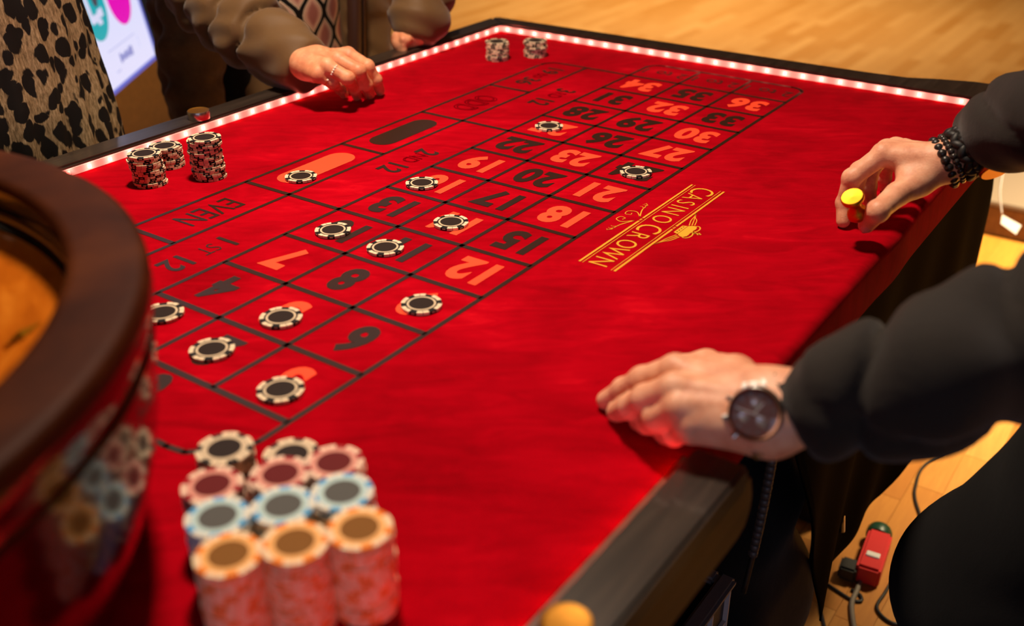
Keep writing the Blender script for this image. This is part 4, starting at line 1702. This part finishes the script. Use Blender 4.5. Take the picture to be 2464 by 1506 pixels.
# ribbed side of the jacket hanging towards the camera and its front edge with the zip
sidep = [(0.02, 0, [cap((0.79, .79, .55), (0.79, .78, 1.15), 0.050, sq=((1, 0, 0), 0.9))])]
np_mesh('jacket_side', [sdf_data(sidep, 0.006, disp=lambda p: wob(p, 0.010, (50, 80), 8) + 0.003 * np.sin(p[..., 2] * 120))], m_jacket_in, guest)
zp = [(1.118 + 0.012 * math.sin(7 * z), 0.664 + 0.01 * math.sin(5 * z), z) for z in np.linspace(0.62, 1.25, 24)]
tube('jacket_placket', zp, 0.016, M('brown_leather_trim', (70, 40, 26), 0.5), guest, 8)
tube('zip', [(x + 0.012, y - 0.0145, z) for x, y, z in zp], 0.0035, M('zip_metal', (86, 60, 44), 0.35, metal=0.7), guest, 6)


def ogee_mat():
    m = M('ogee_blouse', (190, 130, 110), 0.75, spec=0.2)
    t = NT(m)
    v = t.xyz(t.coord())
    p, Lz = 0.072, 0.105
    ph = t.math('COSINE', t.math('MULTIPLY', v[2], 2 * PI / Lz))
    u = t.math('DIVIDE', v[0], p)

    def dist(sign, off):
        a = t.math('ADD', t.math('MULTIPLY_ADD', ph, 0.235 * sign, u), off)
        return t.math('ABSOLUTE', t.math('SUBTRACT', t.math('FRACT', a), 0.5))
    d1 = dist(1, 0.0)
    d2 = dist(-1, 0.5)
    d = t.math('MINIMUM', d1, d2)
    nz = t.noise(t.coord(), 160, 3)
    fl_ = t.math('MULTIPLY_ADD', nz, 0.05, d)
    t.color(t.ramp(fl_, [(0.0, (16, 13, 12)), (0.115, (16, 13, 12)), (0.13, (232, 206, 176)), (0.16, (218, 184, 158)), (0.18, (146, 100, 84)), (0.20, (214, 176, 152)), (0.27, (192, 142, 124)), (0.36, (160, 100, 90))]))
    return m


bl = [(0.04, 0, [cap((1.03, .825, .62), (1.03, .825, .90), 0.165, 0.17, sq=((0, 1, 0), 1.25)), cap((1.03, .825, .90), (1.03, .825, 1.27), 0.17, 0.16, sq=((0, 1, 0), 1.3)), cap(gSR + vec(.05, 0, -.02), gSL - vec(.05, 0, .02), 0.06)])]
np_mesh('blouse', [sdf_data(bl, 0.007, disp=lambda p: wob(p, 0.006, (30, 50), 4))], ogee_mat(), guest)
np_mesh('trousers', [sdf_data([(0.03, 0, [cap((0.89, .82, .86), (0.88, .82, .48), 0.10, 0.075), cap((0.88, .82, .48), (0.88, .84, .10), 0.075, 0.06), cap((1.06, .82, .86), (1.07, .82, .48), 0.10, 0.075), cap((1.07, .82, .48), (1.07, .84, .10), 0.075, 0.06)])], 0.010)], m_blackcloth2, guest)
for x in (0.88, 1.07):
    np_mesh('shoe', [sdf_data([(0.03, 0, [cap((x, .86, .042), (x, .68, .036), 0.040, 0.034)])], 0.006)], m_black, guest)
# rings
for nm, lab, a, b, t_, r, stones in (('gold_ring', 'gold ring with a row of stones on the guest\'s ring finger', Gj['ring'][0], Gj['ring'][1], 0.40, 0.0102, 5), ('gold_ring', 'thin gold ring on the guest\'s little finger', Gj['pinky'][0], Gj['pinky'][1], 0.62, 0.0090, 1)):
    c = a + (b - a) * t_
    ax = unit(b - a)
    s1 = unit(np.cross(ax, vec(0.3, 0.2, 1)))
    s2 = np.cross(ax, s1)
    rg = thing(nm, lab, 'ring', tuple(c))
    tube('band', ring_pts(c, ax, s1, s2, r, r, 28), 0.0014, m_gold, rg, 6, True)
    tow = unit(CW - c)
    tow = unit(tow - ax * (tow @ ax))
    sd = np.cross(ax, tow)
    for k in range(stones):
        an = (k - (stones - 1) / 2) * 0.36
        q = c + (tow * math.cos(an) + sd * math.sin(an)) * (r + 0.0012)
        v, f = ball(q, 0.0019, 8)
        mesh_obj('stone', v, f, M('clear_stone', (250, 235, 215), 0.08, coat=1.0), rg, smooth=True)

# ------------------------------------------------------------------ guest in the leopard dress
lady = thing('person', 'guest in leopard print dress standing at the rail behind the wheel', 'person', (0.30, 0.68, 0))
lc = vec(0.305, 0.680, 0)
lHead = lc + vec(0, -0.02, 1.58)
lfw = unit(vec(0.1, -0.95, -0.2))
lSR, lSL = lc + vec(-0.19, 0.01, 1.34), lc + vec(0.19, 0.01, 1.34)
lW = D(4, -22, 1.60)
lEl = lc + vec(-0.24, 0.0, 1.06)
lbody = [(0.04, 0, [cap(lc + vec(0, 0, .9), lc + vec(0, 0, 1.3), 0.10, 0.11), cap(lSR, lSL, 0.045), cap(lSR, lEl, 0.042, 0.036), cap(lEl, lW, 0.034, 0.024), cap(lW, lW + vec(0.05, -0.01, -0.012), 0.022, 0.016), cap(lSL, lSL + vec(0.03, 0.05, -0.28), 0.042, 0.036),
                    cap(lSL + vec(0.03, 0.05, -0.28), lSL + vec(0.0, 0.10, -0.52), 0.034, 0.024), cap(lSL + vec(0.0, 0.10, -0.52), lSL + vec(0.0, 0.08, -0.62), 0.026, 0.018),
                    cap(lc + vec(-.08, 0, .9), lc + vec(-.07, 0, .48), 0.07, 0.05), cap(lc + vec(-.07, 0, .48), lc + vec(-.07, .02, .08), 0.05, 0.035), cap(lc + vec(.08, 0, .9), lc + vec(.07, 0, .48), 0.07, 0.05), cap(lc + vec(.07, 0, .48), lc + vec(.07, .02, .08), 0.05, 0.035)])]
lf = []
for k in range(4):
    q0 = lW + vec(0.05, -0.012 + 0.0, 0.012 - 0.014 * k)
    lf.append(cap(q0, q0 + vec(0.045, -0.006, -0.016), 0.0085, 0.0068))
lbody2 = lbody + [(0.003, 0.006, lf)] + head_groups(lHead, lfw, 0.95)
lb = np_mesh('body', [sdf_data(lbody2, 0.0075)], m_skin_f, lady)
face(lb, lHead, lfw)
hair(lady, lHead, lfw, True, M('dark_blond_hair', (120, 86, 50), 0.55))


def leopard_mat():
    m = M('leopard_print', (176, 146, 104), 0.75, spec=0.2)
    t = NT(m)
    co = t.coord((1.0, 1.0, 0.72))
    nzv = t.n('ShaderNodeTexNoise')
    nzv.inputs['Scale'].default_value = 30
    nzv.inputs['Detail'].default_value = 2
    t.l(co, nzv.inputs['Vector'])
    add = t.n('ShaderNodeVectorMath', operation='MULTIPLY_ADD')
    t.l(nzv.outputs['Color'], add.inputs[0])
    add.inputs[1].default_value = (0.03, 0.03, 0.03)
    t.l(co, add.inputs[2])
    vo = t.n('ShaderNodeTexVoronoi')
    vo.inputs['Scale'].default_value = 46
    vo.inputs['Randomness'].default_value = 0.85
    t.l(add.outputs[0], vo.inputs['Vector'])
    fur = t.noise(t.coord((6, 6, 1.2)), 60, 4, 0.7)
    base = t.ramp(fur, [(0.3, (84, 70, 48)), (0.5, (140, 118, 86)), (0.7, (184, 160, 124))])
    mask = t.ramp(t.math('MULTIPLY_ADD', fur, 0.10, vo.outputs['Distance']), [(0.0, (0, 0, 0)), (0.53, (0, 0, 0)), (0.59, (255, 255, 255))])
    t.color(t.mix(mask, (20, 16, 14), base))
    return m


def pleat(p):
    an = np.arctan2(p[..., 1] - lc[1], p[..., 0] - lc[0])
    return -0.0075 * np.sin(an * 20 + 3 * np.sin(p[..., 2] * 4)) * np.clip((1.15 - p[..., 2]) * 3, 0.25, 1) + wob(p, 0.003, (30,), 2)


dr = [(0.05, 0, [cap(lc + vec(0, 0, .45), lc + vec(0, 0, .85), 0.215, 0.192, sq=((0, 1, 0), 1.22)), cap(lc + vec(0, 0, .85), lc + vec(0, 0, 1.02), 0.192, 0.168, sq=((0, 1, 0), 1.22)), cap(lc + vec(0, 0, 1.02), lc + vec(0, 0, 1.28), 0.168, 0.165, sq=((0, 1, 0), 1.25)), cap(lSR + vec(.04, 0, -.02), lSL + vec(-.04, 0, -.02), 0.062)])]
np_mesh('dress', [sdf_data(dr, 0.0062, disp=pleat, clipf=lambda p: 0.42 - p[..., 2])], leopard_mat(), lady)
for x in (-.07, .07):
    np_mesh('shoe', [sdf_data([(0.03, 0, [cap(lc + vec(x, .03, .042), lc + vec(x, -.14, .034), 0.036, 0.030)])], 0.006)], m_black, lady)

# ------------------------------------------------------------------ tilted display behind the guests
A = vec(1.244, 1.773, 0.490)
DX = D(265, 230, 3.0) - A
U3 = unit(vec(0.815, 0.579, 0))
E3 = unit(vec(-0.0854, 0.1203, 0.989))
N3 = unit(np.cross(U3, E3))
Wd = 0.4476


def scr(u, e, n=0.0):
    return A + U3 * u + E3 * e + N3 * n


m_kiosk = M('dark_brown_panel', (66, 44, 36), 0.5)
kiosk = thing('display_stand', 'leaning floor display with a glowing white screen between the two guests', 'display', (1.45, 2.0, 0))
HK = 1.62
fl_e = -A[2] / E3[2]
obox('cabinet', scr(Wd / 2, (HK + fl_e) / 2, -0.045), (U3, E3, N3), (Wd / 2 + 0.015, (HK - fl_e) / 2, 0.040), m_kiosk, kiosk, 0.004)
obox('lower_panel', scr(Wd / 2 + 0.005, fl_e / 2, -0.003), (U3, E3, N3), (Wd / 2 + 0.005, -fl_e / 2 - 0.004, 0.004), wood_mat('tan_panel', (138, 92, 40), (150, 102, 48), (164, 114, 58), 0.35, 0.2, 4), kiosk)
m_scr = M('screen_glow', (20, 20, 24), 0.25, emit=lin((222, 224, 255)), estr=0.98)
sc_ = obox('screen', scr(Wd / 2, HK / 2, 0.000), (U3, E3, N3), (Wd / 2, HK / 2, 0.003), m_scr, kiosk, 0.001)
for (c0, c1) in (((0, 0), (0, 1)), ((1, 0), (1, 1)), ((0, 0), (1, 0)), ((0, 1), (1, 1))):
    a = scr(c0[0] * Wd, c0[1] * HK, 0.003)
    b = scr(c1[0] * Wd, c1[1] * HK, 0.003)
    ax = unit(b - a)
    obox('bezel', (a + b) / 2, (ax, np.cross(N3, ax), N3), (np.linalg.norm(b - a) / 2 + 0.006, 0.006, 0.002), M('bezel_glow', (40, 40, 70), 0.4, emit=lin((104, 116, 226)), estr=0.8), kiosk)


def disc3(name, u, e, r, mat, n, seg=48, ru=1.0):
    c = scr(u, e, n)
    v = [c + U3 * r * ru * math.cos(2 * PI * k / seg) + E3 * r * math.sin(2 * PI * k / seg) for k in range(seg)]
    return mesh_obj(name, v, [tuple(range(seg))], mat, sc_)


def quad3(name, u, e, du, de, mat, n, rot=0.0):
    c = scr(u, e, n)
    x = U3 * math.cos(rot) + E3 * math.sin(rot)
    y = -U3 * math.sin(rot) + E3 * math.cos(rot)
    return mesh_obj(name, [c - x * du - y * de, c + x * du - y * de, c + x * du + y * de, c - x * du + y * de], [(0, 1, 2, 3)], mat, sc_)


def em(name, rgb, s=0.95):
    return M(name, (8, 8, 8), 0.3, emit=lin(rgb), estr=s)


disc3('teal_circle', 0.081, 0.233, 0.092, em('teal_glow', (0, 172, 182)), 0.0034)
disc3('magenta_circle', 0.290, 0.236, 0.094, em('magenta_glow', (232, 0, 186)), 0.0034)
mw_ = em('white_glow', (225, 225, 255), 0.9)
for u, e, du, de, ro in ((0.045, 0.244, 0.013, 0.045, 0.1), (0.072, 0.205, 0.030, 0.011, 0.05), (0.118, 0.213, 0.020, 0.012, 0.05), (0.10, 0.190, 0.016, 0.007, 0), (0.04, 0.30, 0.02, 0.012, 0)):
    quad3('caption_bar', u, e, du, de, mw_, 0.0038, ro)
disc3('dark_icon', 0.108, 0.258, 0.026, em('dark_glow', (70, 70, 84)), 0.0038, 20, 0.8)
quad3('caption_bar', 0.265, 0.238, 0.024, 0.010, em('pink_glow', (246, 160, 236)), 0.0038, 0.05)
ml_ = em('logo_blue', (110, 120, 205), 0.8)
for k, h in enumerate((0.014, 0.009, 0.009, 0.012, 0.009, 0.014, 0.014)):
    quad3('logo_bar', 0.160 + k * 0.0165, 0.064 + h * 0.3, 0.0062, h, ml_, 0.0038)
mf_ = em('faint_line', (196, 200, 242), 0.95)
quad3('screen_line', 0.20, 0.105, 0.12, 0.0022, mf_, 0.0036)
quad3('screen_line', 0.335, 0.078, 0.0022, 0.02, mf_, 0.0036)
quad3('screen_line', 0.115, 0.040, 0.018, 0.003, mf_, 0.0036)
# blue-grey board behind it
bb = thing('notice_board', 'low blue-grey board on the floor behind the leaning display', 'board', tuple(D(375, 95, 5.2) * vec(1, 1, 0)))
bc = D(385, 82, 4.6)
obox('board_panel', (bc[0], bc[1], 0.28), (unit(vec(0.82, -0.57, 0)), unit(vec(0.57, 0.82, 0)), vec(0, 0, 1)), (0.45, 0.02, 0.28), M('blue_grey_panel', (88, 122, 140), 0.6), bb, 0.004)
for sg in (-0.3, 0.3):
    q = vec(bc[0], bc[1], 0) + unit(vec(0.82, -0.57, 0)) * sg
    obox('board_foot', q + vec(0, 0, 0.012), (unit(vec(0.57, 0.82, 0)), unit(vec(0.82, -0.57, 0)), vec(0, 0, 1)), (0.14, 0.02, 0.012), m_black, bb, 0.002)

# ------------------------------------------------------------------ under and beside the table
# braided cable hanging from the table edge
cab = thing('hanging_cable', 'black spiral-wrapped cable hanging from the table edge by the apron', 'cable', tuple(PY(1855, 1112, -0.585)))
p0, p1 = PY(1858, 1100, -0.585), PY(1838, 1262, -0.585)
hz = [vec(p0[0] + 0.006 * math.sin(3 * t), p0[1] + 0.012 * t * t, ZT - 0.06 - (0.30) * t) for t in np.linspace(0, 1, 20)]
tube('cable_core', hz, 0.0035, m_black, cab, 8)
for k, t in enumerate(np.linspace(0.02, 0.80, 26)):
    q = vec(p0[0] + 0.006 * math.sin(3 * t), p0[1] + 0.012 * t * t, ZT - 0.06 - 0.30 * t)
    v, f = lathe_data([(0.003, -0.0042), (0.0052, -0.0036), (0.0055, 0.0), (0.0052, 0.0036), (0.003, 0.0042)], 12, q)
    mesh_obj('wrap_turn', v, f, M('grey_wrap', (58, 52, 50), 0.5), cab, smooth=True)
# plastic crate
m_crate = M('grey_crate_plastic', (92, 84, 84), 0.45)
crate = thing('plastic_crate', 'grey plastic crate with ribbed sides under the table edge', 'crate', (0.26, -0.36, 0))
cx1, cy0, cz1 = 0.466, -0.543, 0.45
cx0, cy1 = 0.02, -0.18
cz0 = 0.10
ro = prism_data([(cx0, cy0), (cx1 - 0.02, cy0), (cx1 - 0.006, cy0 + 0.006), (cx1, cy0 + 0.02), (cx1, cy1), (cx0, cy1)], 0, 0.01)
for nm, lo, hi in (('crate_rim', (cx0, cy0, cz1 - 0.012), (cx1, cy0 + 0.022, cz1)), ('crate_rim', (cx1 - 0.022, cy0 + 0.022, cz1 - 0.012), (cx1, cy1, cz1)), ('crate_rim', (cx0, cy1 - 0.022, cz1 - 0.012), (cx1 - 0.022, cy1, cz1)), ('crate_rim', (cx0, cy0 + 0.022, cz1 - 0.012), (cx0 + 0.022, cy1 - 0.022, cz1))):
    box(nm, lo, hi, m_crate, crate, 0.004)
for nm, lo, hi in (('crate_side', (cx0 + .006, cy0 + .010, 0), (cx1 - .006, cy0 + .014, cz1 - .01)), ('crate_side', (cx1 - .014, cy0 + .014, 0), (cx1 - .010, cy1 - .014, cz1 - .01)), ('crate_side', (cx0 + .006, cy1 - .014, 0), (cx1 - .006, cy1 - .010, cz1 - .01)), ('crate_side', (cx0 + .010, cy0 + .014, 0), (cx0 + .014, cy1 - .014, cz1 - .01)), ('crate_bottom', (cx0 + .01, cy0 + .01, 0), (cx1 - .01, cy1 - .01, 0.004))):
    box(nm, lo, hi, M('dark_crate_plastic', (34, 31, 32), 0.5), crate)
m_rib = M('light_rib', (160, 152, 152), 0.4)
for k in range(9):
    x = cx1 - 0.008 - k * 0.05
    box('crate_rib', (x - 0.0015, cy0 + 0.004, 0.01), (x + 0.0015, cy0 + 0.011, cz1 - 0.012), m_rib, crate)
for k in range(8):
    z = cz1 - 0.02 - k * 0.05
    box('crate_rib', (cx0 + .006, cy0 + 0.005, z - 0.0015), (cx1 - .006, cy0 + 0.011, z + 0.0015), m_rib, crate)
# black backpack
bag = thing('backpack', 'black backpack standing on the floor under the table beside the crate', 'bag', (0.70, -0.40, 0))
bcn = vec(0.70, -0.40, 0)
np_mesh('bag_body', [sdf_data([(0.08, 0, [cap(bcn + vec(-.06, 0, .14), bcn + vec(.06, 0, .14), 0.13), cap(bcn + vec(-.05, 0, .34), bcn + vec(.05, 0, .34), 0.12), cap(bcn + vec(-.09, -.05, .16), bcn + vec(.08, -.05, .16), 0.10)])], 0.008,
                              disp=lambda p: wob(p, 0.010, (25, 45, 70), 31), clipf=lambda p: 0.002 - p[..., 2])], m_blackcloth2, bag)
tube('bag_strap', smooth_path([bcn + vec(.02, -.02, .47), bcn + vec(.10, -.12, .36), bcn + vec(.13, -.14, .20), bcn + vec(.11, -.12, .07)], 8), 0.011, m_black, bag, 8)
tube('bag_handle', smooth_path([bcn + vec(-.04, 0, .455), bcn + vec(-.02, 0, .50), bcn + vec(.03, 0, .50), bcn + vec(.05, 0, .455)], 8), 0.007, m_black, bag, 8)
tube('zip_pull', [bcn + vec(.135, -.165, .33), bcn + vec(.135, -.172, .28)], 0.004, m_steel, bag, 6)


def floor_cable(lab, pix, r, mat, name='cable'):
    pts = smooth_path([P(x, y, r + 0.0005) for x, y in pix], 8)
    o = tube(name, pts, r, mat, None, 8)
    return tag(o, lab, 'cable')


floor_cable('thin black cable looping across the oak floor behind the dealer\'s knee', [(2400, 990), (2330, 1040), (2285, 1078), (2222, 1122), (2203, 1170), (2202, 1200), (2214, 1240), (2228, 1290), (2270, 1380)], 0.0032, m_black)
floor_cable('thin black cable curling on the floor nearest the dealer\'s shin', [(2260, 1370), (2183, 1384), (2150, 1396), (2128, 1428), (2110, 1458), (2122, 1482), (2150, 1500), (2185, 1502), (2200, 1520)], 0.0032, m_black)
floor_cable('short black cable looped beside the grey mains lead', [(1990, 1405), (2020, 1425), (2050, 1443), (2072, 1446), (2070, 1432), (2048, 1418)], 0.0030, m_black)
floor_cable('black cable running down the floor left of the grey lead', [(1978, 1420), (1973, 1452), (1980, 1490), (1990, 1530)], 0.0030, m_black)
floor_cable('grey mains lead running from the red power strip', [(2072, 1388), (2062, 1420), (2050, 1450), (2052, 1490), (2062, 1540)], 0.0048, M('grey_cable', (120, 108, 96), 0.5))
# red power strip
pa, pb = P(2117, 1296, 0.022), P(2086, 1388, 0.022)
ax = unit(pb - pa)
sx_ = unit(np.cross(vec(0, 0, 1), ax))
cpt = (pa + pb) / 2
ps = thing('power_strip', 'red power strip with green end cap lying on the oak floor', 'power strip', (cpt[0], cpt[1], 0))
hl = np.linalg.norm(pb - pa) / 2
obox('strip_body', cpt, (ax, sx_, vec(0, 0, 1)), (hl, 0.022, 0.021), M('red_plastic', (206, 26, 30), 0.4), ps, 0.005)
lathe_axis('end_cap', [(0.0002, -0.012), (0.022, -0.012), (0.024, -0.006), (0.024, 0.006), (0.022, 0.012), (0.0002, 0.012)], M('green_plastic', (16, 62, 40), 0.4), ps, pa - ax * 0.012 + sx_ * -0.004, ax, 24)
obox('switch', cpt + vec(0, 0, 0.022) + ax * 0.02, (ax, sx_, vec(0, 0, 1)), (0.007, 0.012, 0.002), m_white, ps, 0.001)
obox('plug', cpt - sx_ * 0.035 * (1 if (sx_ @ (CW - cpt)) < 0 else 1) + ax * 0.05 + vec(0, 0, -0.004), (ax, sx_, vec(0, 0, 1)), (0.018, 0.016, 0.015), m_black, ps, 0.004)
# brown plinth and white card at the right edge
plx = thing('plinth', 'low brown wooden plinth on the floor beyond the dealer\'s wrist', 'plinth', (3.05, -0.45, 0))
box('plinth_body', (2.84, -0.80, 0), (3.50, -0.34, 0.10), wood_mat('brown_plinth_wood', (92, 58, 26), (108, 70, 34), (124, 84, 44), 0.5, 0.1, 4), plx, 0.006)
box('plinth_edge', (2.83, -0.81, 0.10), (3.51, -0.33, 0.115), M('grey_edge', (120, 104, 88), 0.5), plx, 0.003)
q0, q1, q2, q3 = (D(2411, 516, 2.6), D(2458, 542, 2.6), D(2445, 564, 2.6), D(2408, 538, 2.6))
cd = thing('swing_tag', 'white card tag hanging on a string right of the dealer\'s wrist', 'tag', tuple(q0))
nrm = unit(np.cross(q1 - q0, q3 - q0))
v = [q0, q1, q2, q3] + [q + nrm * 0.001 for q in (q0, q1, q2, q3)]
mesh_obj('card', v, [(3, 2, 1, 0), (4, 5, 6, 7), (0, 1, 5, 4), (1, 2, 6, 5), (2, 3, 7, 6), (3, 0, 4, 7)], m_white, cd)
tube('string', smooth_path([D(2418, 380, 2.58), D(2414, 410, 2.585), D(2406, 462, 2.59), D(2411, 518, 2.598)], 6), 0.0020, m_white, cd, 6)

# ------------------------------------------------------------------ lamps and sign of the room (mostly outside the frame)
def panel(loc, r, name='ceiling_lamp', lab='round warm ceiling lamp', est=2.0):
    t = thing(name, lab, 'lamp', loc)
    lathe('lamp_housing', [(0.0005, 0.05), (r + 0.02, 0.05), (r + 0.02, 0.0), (r, 0.0)], m_white, t, loc, 32)
    lathe('lamp_diffuser', [(0.0005, 0.004), (r, 0.004)], M('lamp_glow', (255, 240, 220), 0.5, emit=(1.0, 0.78, 0.52), estr=est), t, loc, 32)


for k, (x, y) in enumerate(((3.2, 0.8), (1.2, 4.2), (6.4, 0.8), (6.4, 4.2), (-1.6, 3.4))):
    panel((x, y, ZC - 0.052), 0.16, lab='round warm ceiling lamp, %s of five' % ORD[k].replace('top', 'first'))

cp = thing('ceiling_panel', 'large cool white light panel in the ceiling behind the guests', 'lamp', (3.3, 3.9, ZC - 0.04))
box('panel_frame', (2.1, 2.8, ZC - 0.03), (4.5, 5.0, ZC - 0.002), m_white, cp, 0.004)
box('panel_diffuser', (2.13, 2.83, ZC - 0.034), (4.47, 4.97, ZC - 0.030), M('cool_panel_glow', (230, 235, 255), 0.5, emit=(0.60, 0.70, 1.0), estr=1.3), cp)
